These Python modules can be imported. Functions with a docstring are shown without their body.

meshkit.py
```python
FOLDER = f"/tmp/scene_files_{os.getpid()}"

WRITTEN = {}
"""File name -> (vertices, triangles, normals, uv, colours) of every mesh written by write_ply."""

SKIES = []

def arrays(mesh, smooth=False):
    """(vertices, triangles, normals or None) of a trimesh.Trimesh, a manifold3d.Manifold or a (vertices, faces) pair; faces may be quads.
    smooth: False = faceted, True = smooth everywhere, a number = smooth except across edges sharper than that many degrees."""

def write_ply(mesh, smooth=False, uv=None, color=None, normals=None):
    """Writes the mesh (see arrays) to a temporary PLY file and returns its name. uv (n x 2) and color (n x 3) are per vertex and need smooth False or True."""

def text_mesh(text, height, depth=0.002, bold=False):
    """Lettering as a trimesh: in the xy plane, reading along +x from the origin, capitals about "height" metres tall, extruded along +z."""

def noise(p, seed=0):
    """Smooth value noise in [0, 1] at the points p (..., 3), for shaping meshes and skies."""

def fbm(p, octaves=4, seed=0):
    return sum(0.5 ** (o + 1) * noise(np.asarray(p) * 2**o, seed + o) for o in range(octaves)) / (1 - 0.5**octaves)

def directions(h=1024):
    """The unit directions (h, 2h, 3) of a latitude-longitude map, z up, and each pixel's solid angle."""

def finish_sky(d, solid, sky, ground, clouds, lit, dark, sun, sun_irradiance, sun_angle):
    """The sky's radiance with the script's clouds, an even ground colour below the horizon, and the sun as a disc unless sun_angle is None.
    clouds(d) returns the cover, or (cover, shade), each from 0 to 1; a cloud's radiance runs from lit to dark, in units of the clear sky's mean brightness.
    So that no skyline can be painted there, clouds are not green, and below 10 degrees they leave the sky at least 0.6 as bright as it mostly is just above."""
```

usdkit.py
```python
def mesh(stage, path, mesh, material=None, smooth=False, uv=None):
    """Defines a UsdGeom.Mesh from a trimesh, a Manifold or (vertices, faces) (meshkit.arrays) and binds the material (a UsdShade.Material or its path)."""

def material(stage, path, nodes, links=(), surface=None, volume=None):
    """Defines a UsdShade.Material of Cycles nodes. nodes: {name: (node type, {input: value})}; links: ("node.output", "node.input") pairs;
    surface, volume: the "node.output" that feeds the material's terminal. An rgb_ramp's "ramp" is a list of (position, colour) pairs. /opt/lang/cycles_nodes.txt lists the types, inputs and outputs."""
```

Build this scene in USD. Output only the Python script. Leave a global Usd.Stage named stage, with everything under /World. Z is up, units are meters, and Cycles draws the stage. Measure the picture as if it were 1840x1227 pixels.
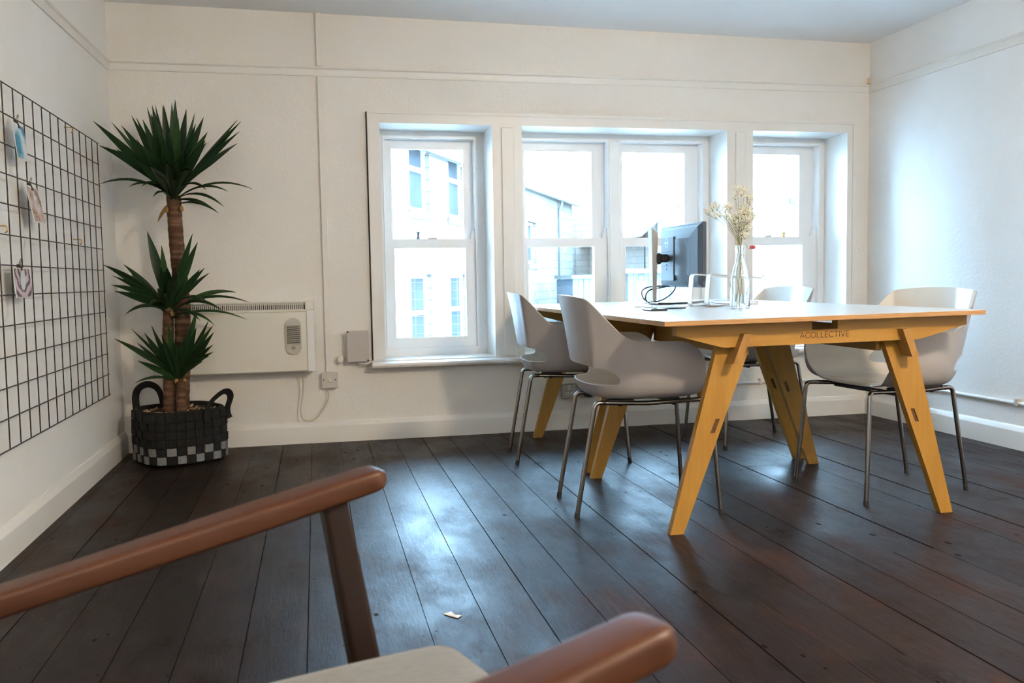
import math, random
import numpy as np, trimesh, usdkit, meshkit
import manifold3d as m3
from shapely.geometry import Polygon, box as sbox
from shapely.ops import unary_union
from pxr import Usd, UsdGeom, UsdLux, UsdShade, Gf, Sdf

random.seed(7)
np.random.seed(7)
RND = random.Random(11)
stage = Usd.Stage.CreateInMemory()
UsdGeom.SetStageUpAxis(stage, 'Z')
UsdGeom.SetStageMetersPerUnit(stage, 1.0)
UsdGeom.Xform.Define(stage, '/World')

# ------------------------------------------------------------------ camera
FPX, YAW, PITCH, ROLL, EYE = 1597.7, 0.215681, -0.070230, -0.016263, 0.87617
EXPOSURE = 1.40
cy, sy = math.cos(YAW), math.sin(YAW)
fw = np.array([sy * math.cos(PITCH), cy * math.cos(PITCH), math.sin(PITCH)])
rt = np.array([cy, -sy, 0.0])
up = np.cross(rt, fw)
r2 = math.cos(ROLL) * rt + math.sin(ROLL) * up
u2 = -math.sin(ROLL) * rt + math.cos(ROLL) * up
cam = UsdGeom.Camera.Define(stage, '/World/camera')
cam.AddTransformOp().Set(Gf.Matrix4d(*r2, 0, *u2, 0, *(-fw), 0, 0, 0, EYE, 1))
cam.CreateHorizontalApertureAttr(36.0)
cam.CreateFocalLengthAttr(FPX / 1840 * 36.0)
cam.CreateFStopAttr(6.3)
cam.CreateFocusDistanceAttr(3.4)
cam.CreateExposureAttr(EXPOSURE)
cam.CreateClippingRangeAttr(Gf.Vec2f(0.05, 500))

# ------------------------------------------------------------------ sky and unseen lamps
SKY = 5.4
SKYCOL = (0.40, 0.70, 1.0)
UNSEEN_LAMP = (150.0, 38.0)
UNSEEN_LAMPCOL = (1.0, 0.82, 0.59)
UNSEEN_LAMPS = [(1.95, 0.45), (-0.25, -1.0)]  # lamps out of view, placed to light tables, walls and chair insides
dome = UsdLux.DomeLight.Define(stage, '/World/sky')
dome.CreateIntensityAttr(SKY)
dome.CreateColorAttr(Gf.Vec3f(*SKYCOL))

# ------------------------------------------------------------------ helpers
USED = {}
LOOKS = {}


def uname(parent, name):
    k = (parent, name)
    n = USED.get(k, 0)
    USED[k] = n + 1
    return name if n == 0 else f'{name}_{n:03d}'


def pth(p):
    return str(p.GetPath()) if hasattr(p, 'GetPath') else (p or '/World')


def obj(name, mesh, m, parent=None, smooth=False):
    pp = pth(parent)
    return usdkit.mesh(stage, pp + '/' + uname(pp, name), mesh, m, smooth=smooth).GetPrim()


def tag(p, label=None, cat=None, group=None, kind=None):
    for k, v in (('label', label), ('category', cat), ('group', group), ('kind', kind)):
        if v:
            p.SetCustomDataByKey(k, v)
    return p


def thing(name, label=None, cat=None, loc=(0, 0, 0), rotz=0, group=None, kind=None, parent=None):
    pp = pth(parent)
    x = UsdGeom.Xform.Define(stage, pp + '/' + uname(pp, name))
    if parent is None:
        x.AddTranslateOp().Set(Gf.Vec3d(*loc))
        x.AddRotateZOp().Set(rotz)
    return tag(x.GetPrim(), label, cat, group, kind)


def dup(src, label, loc, rotz):
    n = src.GetName()
    x = UsdGeom.Xform.Define(stage, '/World/' + uname('/World', n))
    x.GetPrim().GetReferences().AddInternalReference(src.GetPath())
    x.ClearXformOpOrder()
    x.GetPrim().CreateAttribute('xformOp:translate', Sdf.ValueTypeNames.Double3).Set(Gf.Vec3d(*loc))
    x.GetPrim().CreateAttribute('xformOp:rotateZ', Sdf.ValueTypeNames.Float).Set(rotz)
    x.GetPrim().CreateAttribute('xformOpOrder', Sdf.ValueTypeNames.TokenArray).Set(['xformOp:translate', 'xformOp:rotateZ'])
    x.GetPrim().SetInstanceable(True)
    c = dict(src.GetCustomData())
    return tag(x.GetPrim(), label, c.get('category'), c.get('group'))


def cbox(lo, hi, c=0.0):
    lo, hi = np.minimum(lo, hi).astype(float), np.maximum(lo, hi).astype(float)
    if c <= 0:
        m = trimesh.creation.box(hi - lo)
        m.apply_translation((lo + hi) / 2)
        return m
    c = min(c, 0.45 * (hi - lo).min())
    pts = []
    for i in range(8):
        s = np.array([(i >> k) & 1 for k in range(3)])
        corner = np.where(s, hi, lo)
        for k in range(3):
            q = corner + np.where(s, -c, c)
            q[k] = corner[k]
            pts.append(q)
    return trimesh.convex.convex_hull(np.array(pts))


def cat(*ms):
    return trimesh.util.concatenate([m for m in ms])


def prism(poly, d, axes='xz', at=0.0):
    """Extrudes a polygon given in two world axes by d along the third, from 'at'."""
    if not isinstance(poly, Polygon):
        poly = Polygon(poly)
    m = trimesh.creation.extrude_polygon(poly, abs(d), engine='earcut')
    v = m.vertices.copy()
    w = v[:, 2] + (at if d >= 0 else at + d)
    if axes == 'xz':
        out = np.c_[v[:, 0], w, v[:, 1]]
    elif axes == 'yz':
        out = np.c_[w, v[:, 0], v[:, 1]]
    else:
        out = np.c_[v[:, 0], v[:, 1], w]
    m2 = trimesh.Trimesh(out, m.faces, process=False)
    if m2.volume < 0:
        m2.invert()
    return m2


def fillet(pts, r, n=6):
    pts = [np.array(p, float) for p in pts]
    out = [pts[0]]
    for i in range(1, len(pts) - 1):
        a, b, c = pts[i - 1], pts[i], pts[i + 1]
        da, dc = a - b, c - b
        la, lc = np.linalg.norm(da), np.linalg.norm(dc)
        k = min(r, 0.49 * la, 0.49 * lc)
        p, q = b + da / la * k, b + dc / lc * k
        for t in np.linspace(0, 1, n):
            out.append((1 - t) ** 2 * p + 2 * t * (1 - t) * b + t * t * q)
    out.append(pts[-1])
    return np.array(out)


def spline(pts, n=40):
    from scipy.interpolate import CubicSpline
    p = np.array(pts, float)
    t = np.r_[0, np.cumsum(np.linalg.norm(np.diff(p, axis=0), axis=1))]
    return CubicSpline(t, p)(np.linspace(0, t[-1], n))


def sweep(path, prof, scale=None, up0=(0, 0, 1), caps=True):
    """Sweeps a closed 2D profile (k,2) along a path with parallel-transported frames."""
    p = np.array(path, float)
    n, k = len(p), len(prof)
    t = np.gradient(p, axis=0)
    t /= np.linalg.norm(t, axis=1, keepdims=True)
    a = np.array(up0, float)
    if abs(a @ t[0]) > 0.95:
        a = np.array([1.0, 0, 0])
    rows = []
    for i in range(n):
        a = a - (a @ t[i]) * t[i]
        a /= np.linalg.norm(a)
        b = np.cross(t[i], a)
        s = 1.0 if scale is None else np.atleast_1d(scale[i])
        s = np.broadcast_to(s, (2,))
        rows.append(p[i] + prof[:, :1] * s[0] * b + prof[:, 1:] * s[1] * a)
    v = np.vstack(rows)
    f = []
    for i in range(n - 1):
        for j in range(k):
            a0, b0 = i * k + j, i * k + (j + 1) % k
            f += [[a0, b0, b0 + k], [a0, b0 + k, a0 + k]]
    if caps:
        v = np.vstack([v, rows[0].mean(0), rows[-1].mean(0)])
        c0, c1 = len(v) - 2, len(v) - 1
        for j in range(k):
            f += [[c0, (j + 1) % k, j], [c1, (n - 1) * k + j, (n - 1) * k + (j + 1) % k]]
    m = trimesh.Trimesh(v, f, process=False)
    if m.volume < 0:
        m.invert()
    return m


def circ(r, k=10):
    a = np.arange(k) * 2 * math.pi / k
    return np.c_[r * np.cos(a), r * np.sin(a)]


def rrect(w, h, r, k=4):
    out = []
    for cx, cz, a0 in ((w / 2 - r, h / 2 - r, 0), (-w / 2 + r, h / 2 - r, 90), (-w / 2 + r, -h / 2 + r, 180), (w / 2 - r, -h / 2 + r, 270)):
        for t in np.linspace(0, 90, k):
            a = math.radians(a0 + t)
            out.append((cx + r * math.cos(a), cz + r * math.sin(a)))
    return np.array(out)


def tube(pts, r, k=10, bend=0.0):
    return sweep(fillet(pts, bend) if bend else np.array(pts, float), circ(r, k))


def lathe(prof, k=24, at=(0, 0, 0)):
    m = trimesh.creation.revolve(np.array(prof, float), sections=k)
    m.apply_translation(at)
    return m


def solidify(v, f, th, start=0.0):
    """Gives an open sheet a thickness: offset along -normal, rim closed."""
    m = trimesh.Trimesh(v, f, process=False)
    n = np.zeros_like(m.vertices)
    fn = np.cross(v[f[:, 1]] - v[f[:, 0]], v[f[:, 2]] - v[f[:, 0]])
    for k in range(3):
        np.add.at(n, f[:, k], fn)
    n /= np.linalg.norm(n, axis=1, keepdims=True) + 1e-12
    v, w = v - n * start, v - n * (start + th)
    e = np.vstack([f[:, [0, 1]], f[:, [1, 2]], f[:, [2, 0]]])
    key = {}
    for a, b in e:
        key[(a, b)] = 1
    rim = [(a, b) for a, b in key if (b, a) not in key]
    N = len(v)
    side = []
    for a, b in rim:
        side += [[b, a, a + N], [b, a + N, b + N]]
    return trimesh.Trimesh(np.vstack([v, w]), np.vstack([f, f[:, ::-1] + N, np.array(side)]), process=False)


def clip_tris(v, f, g):
    """Keeps the part of the triangles where g >= 0 (linear cut)."""
    v, g = list(map(np.array, v)), list(g)
    cache, out = {}, []

    def mid(a, b):
        k = (min(a, b), max(a, b))
        if k not in cache:
            t = g[a] / (g[a] - g[b])
            v.append(v[a] + t * (v[b] - v[a]))
            g.append(0.0)
            cache[k] = len(v) - 1
        return cache[k]
    for tri in f:
        ins = [g[i] >= 0 for i in tri]
        if all(ins):
            out.append(list(tri))
        elif any(ins):
            poly = []
            for i in range(3):
                a, b = tri[i], tri[(i + 1) % 3]
                if g[a] >= 0:
                    poly.append(a)
                if (g[a] >= 0) != (g[b] >= 0):
                    poly.append(mid(a, b))
            for i in range(1, len(poly) - 1):
                out.append([poly[0], poly[i], poly[i + 1]])
    v, f = np.array(v), np.array(out)
    use = np.unique(f)
    re = -np.ones(len(v), int)
    re[use] = np.arange(len(use))
    return v[use], re[f]


def rotz(m, deg, about=(0, 0, 0)):
    m = m.copy()
    m.apply_transform(trimesh.transformations.rotation_matrix(math.radians(deg), [0, 0, 1], about))
    return m


def xf(m, M):
    m = m.copy()
    m.apply_transform(M)
    return m


def frame(o, x, y, z):
    M = np.eye(4)
    M[:3, 0], M[:3, 1], M[:3, 2], M[:3, 3] = x, y, z, o
    return M


# ------------------------------------------------------------------ materials
def mat(name, col, rough=0.5, metal=0.0, spec=0.5, var=0.0, scale=(1, 1, 1), freq=8.0, bump=0.0, bfreq=60.0, coat=0.0, extra=None, detail=4.0, dist=0.002):
    """Principled with noise-driven tone and relief in object space."""
    n = {'p': ('principled_bsdf', {'base_color': col, 'roughness': rough, 'metallic': metal, 'specular_ior_level': spec, 'coat_weight': coat, **(extra or {})}),
         'c': ('texture_coordinate', {})}
    l = []
    n['m'] = ('mapping', {'scale': scale})
    l.append(('c.object', 'm.vector'))
    if var > 0:
        d = [max(0, x * (1 - var)) for x in col]
        b = [min(1, x * (1 + var)) for x in col]
        n['n'] = ('noise_texture', {'scale': freq, 'detail': detail, 'roughness': 0.6})
        n['r'] = ('rgb_ramp', {'ramp': [(0.3, d), (0.7, b)]})
        l += [('m.vector', 'n.vector'), ('n.fac', 'r.fac'), ('r.color', 'p.base_color')]
    if bump > 0:
        n['bn'] = ('noise_texture', {'scale': bfreq, 'detail': 4, 'roughness': 0.6})
        n['b'] = ('bump', {'strength': bump, 'distance': dist})
        l += [('m.vector', 'bn.vector'), ('bn.fac', 'b.height'), ('b.normal', 'p.normal')]
    return usdkit.material(stage, '/World/Looks/' + name, n, l, surface='p.BSDF')


def wood(name, dark, light, axis='x', rough=0.4, freq=14.0, stretch=14.0, bump=0.1, coat=0.0):
    sc = {'x': (1, stretch, stretch), 'y': (stretch, 1, stretch), 'z': (stretch, stretch, 1)}[axis]
    n = {'c': ('texture_coordinate', {}), 'm': ('mapping', {'scale': sc}), 'n': ('noise_texture', {'scale': freq / 6, 'detail': 6, 'roughness': 0.65, 'distortion': 0.6}),
         'n2': ('noise_texture', {'scale': 5.0, 'detail': 3}), 'mx': ('mix_float', {'fac': 0.35}),
         'r': ('rgb_ramp', {'ramp': [(0.3, dark), (0.5, [(a + b) / 2 for a, b in zip(dark, light)]), (0.72, light)]}),
         'b': ('bump', {'strength': bump, 'distance': 0.001}), 'p': ('principled_bsdf', {'roughness': rough, 'coat_weight': coat, 'coat_roughness': 0.25, 'specular_ior_level': 0.35})}
    l = [('c.object', 'm.vector'), ('m.vector', 'n.vector'), ('c.object', 'n2.vector'), ('n.fac', 'mx.a'), ('n2.fac', 'mx.b'), ('mx.result', 'r.fac'),
         ('r.color', 'p.base_color'), ('n.fac', 'b.height'), ('b.normal', 'p.normal')]
    return usdkit.material(stage, '/World/Looks/' + name, n, l, surface='p.BSDF')


def wall_mat(name, col, bump=0.5, seed=0.0):
    """Old plaster under thick paint: broad undulation, orange-peel, a few scuffs."""
    d = [x * 0.94 for x in col]
    n = {'c': ('texture_coordinate', {}), 'm': ('mapping', {'location': (seed, seed * 2, seed * 3)}),
         'n': ('noise_texture', {'scale': 1.6, 'detail': 5, 'roughness': 0.6}), 'r': ('rgb_ramp', {'ramp': [(0.35, d), (0.65, col)]}),
         'n2': ('noise_texture', {'scale': 75, 'detail': 3, 'roughness': 0.55}), 'n3': ('noise_texture', {'scale': 9, 'detail': 4}), 'mx': ('mix_float', {'fac': 0.5}),
         'b': ('bump', {'strength': bump * 1.4, 'distance': 0.006}), 'p': ('principled_bsdf', {'roughness': 0.62, 'specular_ior_level': 0.35})}
    l = [('c.object', 'm.vector'), ('m.vector', 'n.vector'), ('n.fac', 'r.fac'), ('r.color', 'p.base_color'), ('m.vector', 'n2.vector'), ('m.vector', 'n3.vector'),
         ('n2.fac', 'mx.a'), ('n3.fac', 'mx.b'), ('mx.result', 'b.height'), ('b.normal', 'p.normal')]
    return usdkit.material(stage, '/World/Looks/' + name, n, l, surface='p.BSDF')


def floor_mat():
    """Dark stained old boards, satin, worn in patches, with knots, nail holes and scratches."""
    n = {'c': ('texture_coordinate', {}), 'oi': ('object_info', {}), 'sh': ('combine_xyz', {'x': 0}), 'om': ('math', {'math_type': 'multiply', 'value2': 37.0}),
         'ad': ('vector_math', {'math_type': 'add'}),
         'm': ('mapping', {'scale': (26, 1.5, 26)}), 'g': ('noise_texture', {'scale': 2.2, 'detail': 8, 'roughness': 0.7, 'distortion': 0.8}),
         'm3': ('mapping', {'scale': (1.6, 0.8, 1)}), 'w': ('noise_texture', {'scale': 2.6, 'detail': 6, 'roughness': 0.65}),
         'gr': ('rgb_ramp', {'ramp': [(0.28, (0.0085, 0.0054, 0.0045)), (0.52, (0.0185, 0.0112, 0.0088)), (0.78, (0.038, 0.0225, 0.017))]}),
         'wr': ('rgb_ramp', {'ramp': [(0.33, (0.65, 0.62, 0.64)), (0.52, (1.0, 0.97, 0.95)), (0.66, (2.1, 1.65, 1.45)), (0.8, (3.2, 2.4, 2.0))]}),
         'mu': ('mix_color', {'blend_type': 'multiply', 'fac': 1.0, 'use_clamp': False}),
         'tr': ('map_range', {'from_min': 0, 'from_max': 1, 'to_min': 0.7, 'to_max': 1.4}), 'tc': ('combine_xyz', {}),
         'mu2': ('mix_color', {'blend_type': 'multiply', 'fac': 1.0, 'use_clamp': False}),
         'm4': ('mapping', {'scale': (1.0, .55, 1)}), 'vo': ('voronoi_texture', {'scale': 13.0, 'randomness': 1.0}), 'vt': ('noise_texture', {'scale': 1.7, 'detail': 2}),
         'vs': ('map_range', {'from_min': 0.38, 'from_max': 0.64, 'to_min': 0.015, 'to_max': 0.11, 'clamp': True}), 'vl': ('math', {'math_type': 'less_than'}),
         'spk': ('map_range', {'from_min': 0, 'from_max': 1, 'to_min': 0.13, 'to_max': 0.01}),
         'rr': ('map_range', {'from_min': 0.3, 'from_max': 0.7, 'to_min': 0.27, 'to_max': 0.58}),
         'm2': ('mapping', {'scale': (34, 6, 34)}), 'sc': ('noise_texture', {'scale': 5.0, 'detail': 8, 'roughness': 0.75}),
         'ra': ('math', {'math_type': 'multiply_add', 'value2': 0.26, 'value3': -0.13}), 'rs': ('math', {'math_type': 'add', 'use_clamp': True}),
         'bm': ('mix_float', {'fac': 0.5}),
         'b': ('bump', {'strength': 0.5, 'distance': 0.0018}), 'b2': ('bump', {'strength': 0.3, 'distance': 0.008}), 'b3': ('bump', {'strength': 0.5, 'distance': 0.003, 'invert': True}),
         'p': ('principled_bsdf', {})}
    l = [('oi.random', 'om.value1'), ('om.value', 'sh.y'), ('om.value', 'sh.z'), ('c.object', 'ad.vector1'), ('sh.vector', 'ad.vector2'),
         ('ad.vector', 'm.vector'), ('m.vector', 'g.vector'), ('c.object', 'm3.vector'), ('m3.vector', 'w.vector'), ('g.fac', 'gr.fac'), ('w.fac', 'wr.fac'),
         ('gr.color', 'mu.a'), ('wr.color', 'mu.b'), ('oi.random', 'tr.value'), ('tr.result', 'tc.x'), ('tr.result', 'tc.y'), ('tr.result', 'tc.z'),
         ('mu.result', 'mu2.a'), ('tc.vector', 'mu2.b'), ('mu2.result', 'p.base_color'),
         ('ad.vector', 'm4.vector'), ('m4.vector', 'vo.vector'), ('c.object', 'vt.vector'), ('vt.fac', 'vs.value'), ('vo.distance', 'vl.value1'), ('vs.result', 'vl.value2'), ('vl.value', 'spk.value'), ('spk.result', 'p.specular_ior_level'),
         ('w.fac', 'rr.value'), ('ad.vector', 'm2.vector'), ('m2.vector', 'sc.vector'), ('sc.fac', 'ra.value1'), ('rr.result', 'rs.value1'), ('ra.value', 'rs.value2'), ('rs.value', 'p.roughness'),
         ('g.fac', 'bm.a'), ('sc.fac', 'bm.b'), ('w.fac', 'b2.height'), ('b2.normal', 'b3.normal'), ('vl.value', 'b3.height'), ('b3.normal', 'b.normal'), ('bm.result', 'b.height'), ('b.normal', 'p.normal')]
    return usdkit.material(stage, '/World/Looks/floorboard', n, l, surface='p.BSDF')


def pane_mat(name, tint=(1, 1, 1)):
    return usdkit.material(stage, '/World/Looks/' + name, {'t': ('transparent_bsdf', {'color': tint}), 'g': ('glossy_bsdf', {'roughness': 0.02, 'color': (1, 1, 1)}), 'f': ('fresnel', {'IOR': 1.45}), 'x': ('mix_closure', {})},
                           [('f.fac', 'x.fac'), ('t.BSDF', 'x.closure1'), ('g.BSDF', 'x.closure2')], surface='x.closure')


def ply_edge(name, c1, c2, scale=330.0):
    """Plywood edge: fine plies stacked in z."""
    n = {'c': ('texture_coordinate', {}), 'w': ('wave_texture', {'wave_type': 'bands', 'bands_direction': 'z', 'scale': scale / 6.283 * 1.6, 'distortion': 0.4, 'detail': 1}),
         'n': ('noise_texture', {'scale': 30, 'detail': 4}), 'r': ('rgb_ramp', {'ramp': [(0.2, c1), (0.8, c2)]}), 'x': ('mix_float', {'fac': 0.35}), 'p': ('principled_bsdf', {'roughness': 0.5})}
    l = [('c.object', 'w.vector'), ('c.object', 'n.vector'), ('w.fac', 'x.a'), ('n.fac', 'x.b'), ('x.result', 'r.fac'), ('r.color', 'p.base_color')]
    return usdkit.material(stage, '/World/Looks/' + name, n, l, surface='p.BSDF')


def stone_mat(name, c1, c2, mortar, scale=1.0):
    n = {'c': ('texture_coordinate', {}), 's': ('separate_xyz', {}), 'a': ('math', {'math_type': 'add'}), 'k': ('combine_xyz', {}),
         'br': ('brick_texture', {'color1': c1, 'color2': c2, 'mortar': mortar, 'scale': scale, 'mortar_size': 0.012, 'brick_width': 0.55, 'row_height': 0.24, 'mortar_smooth': 0.2}),
         'n': ('noise_texture', {'scale': 3, 'detail': 5}), 'r': ('rgb_ramp', {'ramp': [(0.3, (0.85, 0.85, 0.86)), (0.7, (1, 1, 1))]}), 'x': ('mix_color', {'blend_type': 'multiply', 'fac': 1.0}),
         'p': ('principled_bsdf', {'roughness': 0.9})}
    l = [('c.object', 's.vector'), ('s.x', 'a.value1'), ('s.y', 'a.value2'), ('a.value', 'k.x'), ('s.z', 'k.y'), ('k.vector', 'br.vector'), ('c.object', 'n.vector'), ('n.fac', 'r.fac'),
         ('br.color', 'x.a'), ('r.color', 'x.b'), ('x.result', 'p.base_color')]
    return usdkit.material(stage, '/World/Looks/' + name, n, l, surface='p.BSDF')


M = {}
M['wall'] = wall_mat('wall_paint', (0.84, 0.81, 0.765))
M['wall_l'] = wall_mat('wall_paint_left', (0.88, 0.87, 0.845), 0.4, 3.1)
M['wall_r'] = wall_mat('wall_paint_right', (0.87, 0.865, 0.85), 0.4, 5.3)
M['ceiling'] = mat('ceiling_paint', (0.90, 0.90, 0.90), 0.8, var=0.03, freq=1.5, bump=0.15, bfreq=30)
M['trim'] = mat('trim_gloss', (0.80, 0.775, 0.735), 0.35, var=0.03, freq=3, bump=0.12, bfreq=25)
M['sash'] = mat('sash_gloss', (0.87, 0.87, 0.865), 0.3, var=0.03, freq=4, bump=0.1, bfreq=30)
M['dark_gap'] = mat('dark_timber', (0.05, 0.045, 0.04), 0.9, var=0.2)
M['floor'] = floor_mat()
M['subfloor'] = mat('subfloor', (0.012, 0.01, 0.009), 0.9, var=0.2)
M['pane'] = pane_mat('window_pane')
M['birch'] = wood('birch_ply_x', (0.31, 0.152, 0.024), (0.44, 0.235, 0.048), 'x', 0.42, bump=0.05)
M['birch_z'] = wood('birch_ply_z', (0.31, 0.152, 0.024), (0.44, 0.235, 0.048), 'z', 0.42, bump=0.05)
M['birch_y'] = wood('birch_ply_y', (0.31, 0.152, 0.026), (0.44, 0.235, 0.052), 'y', 0.42, bump=0.05)
M['ply'] = ply_edge('ply_edge', (0.30, 0.145, 0.05), (0.56, 0.32, 0.135))
M['oak'] = wood('oak_peg', (0.25, 0.125, 0.030), (0.42, 0.225, 0.065), 'z', 0.5)
M['walnut'] = wood('walnut_tenon', (0.075, 0.035, 0.016), (0.16, 0.08, 0.04), 'z', 0.5)
M['laminate'] = mat('white_laminate', (0.66, 0.665, 0.67), 0.3, var=0.02, freq=2, bump=0.03, bfreq=40)
M['engrave'] = mat('engraved_burn', (0.10, 0.045, 0.018), 0.8, var=0.2)
M['lining'] = mat('chair_lining_gloss', (0.74, 0.70, 0.63), 0.16, var=0.01, freq=3)
M['shell'] = mat('chair_shell_plastic', (0.37, 0.348, 0.35), 0.38, spec=0.5, var=0.015, freq=3, bump=0.06, bfreq=240, dist=0.0008)
M['chrome'] = mat('brushed_steel', (0.30, 0.295, 0.29), 0.20, metal=1.0, var=0.05, freq=30, scale=(1, 1, 8))
M['black'] = mat('black_plastic', (0.018, 0.019, 0.021), 0.45, var=0.1)
M['teak'] = wood('teak', (0.034, 0.0105, 0.004), (0.082, 0.027, 0.010), 'x', 0.45, bump=0.08)
M['teak_z_shaded'] = wood('teak_z_shaded', (0.009, 0.0036, 0.0025), (0.019, 0.0072, 0.004), 'z', 0.55, bump=0.08)  # armrest teak again, darkened so the legs and rails carry shade in their colour
M['cushion'] = mat('grey_wool', (0.125, 0.128, 0.130), 0.95, var=0.25, freq=170, scale=(.35, 3.0, 1), bump=0.5, bfreq=420, extra={'sheen_weight': 0.2})
M['wire'] = mat('black_wire', (0.02, 0.02, 0.022), 0.5, var=0.1)
M['brass'] = mat('brass', (0.62, 0.42, 0.14), 0.3, metal=1.0, var=0.05)
M['heater'] = mat('heater_enamel', (0.74, 0.70, 0.62), 0.42, var=0.02, freq=2)
M['heater_side'] = mat('heater_plastic', (0.80, 0.79, 0.77), 0.4, var=0.02)
M['heater_badge'] = mat('heater_badge', (0.50, 0.455, 0.385), 0.45, var=0.02)
M['dark'] = mat('dark_slot', (0.03, 0.028, 0.026), 0.7, var=0.1)
M['greybox'] = mat('grey_box_plastic', (0.52, 0.475, 0.45), 0.5, var=0.03)
M['switch'] = mat('switch_plastic', (0.60, 0.55, 0.50), 0.4, var=0.03)
M['rocker'] = mat('switch_rocker', (0.78, 0.74, 0.68), 0.35, var=0.02)
M['cable'] = mat('cream_cable', (0.62, 0.53, 0.38), 0.5, var=0.05)
M['white_cable'] = mat('white_cable', (0.75, 0.73, 0.69), 0.45, var=0.03)
M['socket_metal'] = mat('socket_metal', (0.34, 0.35, 0.36), 0.4, metal=0.6, var=0.05)
M['white_plastic'] = mat('white_plastic', (0.8, 0.8, 0.79), 0.35, var=0.02)
M['conduit'] = mat('conduit_paint', (0.78, 0.78, 0.77), 0.3, var=0.03)
M['bark'] = None
M['soil'] = mat('potting_soil', (0.05, 0.035, 0.025), 0.95, var=0.5, freq=60, bump=1.0, bfreq=90, dist=0.01)
M['chip'] = mat('bark_chip', (0.42, 0.27, 0.16), 0.85, var=0.3, freq=40)
M['felt'] = mat('black_felt', (0.006, 0.007, 0.0085), 0.92, var=0.25, freq=60, bump=0.5, bfreq=120)
M['silver_strap'] = mat('silver_strap', (0.19, 0.20, 0.21), 0.6, var=0.25, freq=160, bump=0.4, bfreq=300)
M['leaf_dead'] = mat('dead_leaf', (0.22, 0.13, 0.05), 0.8, var=0.2)
M['monitor_back'] = mat('monitor_back', (0.085, 0.105, 0.125), 0.50, var=0.03, bump=0.04, bfreq=300)
M['monitor_line'] = mat('monitor_seam', (0.02, 0.022, 0.026), 0.6, var=0.03)
M['logo'] = mat('logo_grey', (0.38, 0.42, 0.45), 0.35, metal=0.5, var=0.03)
M['silver'] = mat('silver_stand', (0.36, 0.345, 0.33), 0.4, metal=0.3, var=0.03)
M['alu'] = mat('white_aluminium', (0.74, 0.74, 0.73), 0.35, metal=0.25, var=0.02)
M['rubber'] = mat('rubber', (0.03, 0.028, 0.026), 0.8, var=0.1)
M['phone'] = mat('phone_glass', (0.045, 0.07, 0.12), 0.12, var=0.05)
M['slate'] = mat('dark_slate', (0.05, 0.055, 0.06), 0.3, var=0.05)
M['paper'] = mat('paper', (0.78, 0.77, 0.74), 0.7, var=0.02)
M['orange'] = mat('orange_card', (0.62, 0.30, 0.10), 0.6, var=0.05)
M['clear_glass'] = usdkit.material(stage, '/World/Looks/bottle_glass', {'p': ('principled_bsdf', {'base_color': (0.97, 0.99, 0.99), 'roughness': 0.01, 'transmission_weight': 1.0, 'ior': 1.46})}, [], surface='p.BSDF')
M['water'] = usdkit.material(stage, '/World/Looks/water', {'p': ('principled_bsdf', {'base_color': (0.96, 0.99, 1.0), 'roughness': 0.0, 'transmission_weight': 1.0, 'ior': 1.33})}, [], surface='p.BSDF')
M['stem'] = mat('dry_stem', (0.25, 0.25, 0.12), 0.7, var=0.2)
M['blossom'] = mat('cream_blossom', (0.88, 0.85, 0.70), 0.8, var=0.15, freq=50)
M['blossom_pink'] = mat('dried_blossom', (0.72, 0.50, 0.36), 0.8, var=0.15, freq=50)
M['pink'] = mat('pink_petal', (0.55, 0.10, 0.14), 0.6, var=0.2, freq=80)


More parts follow.
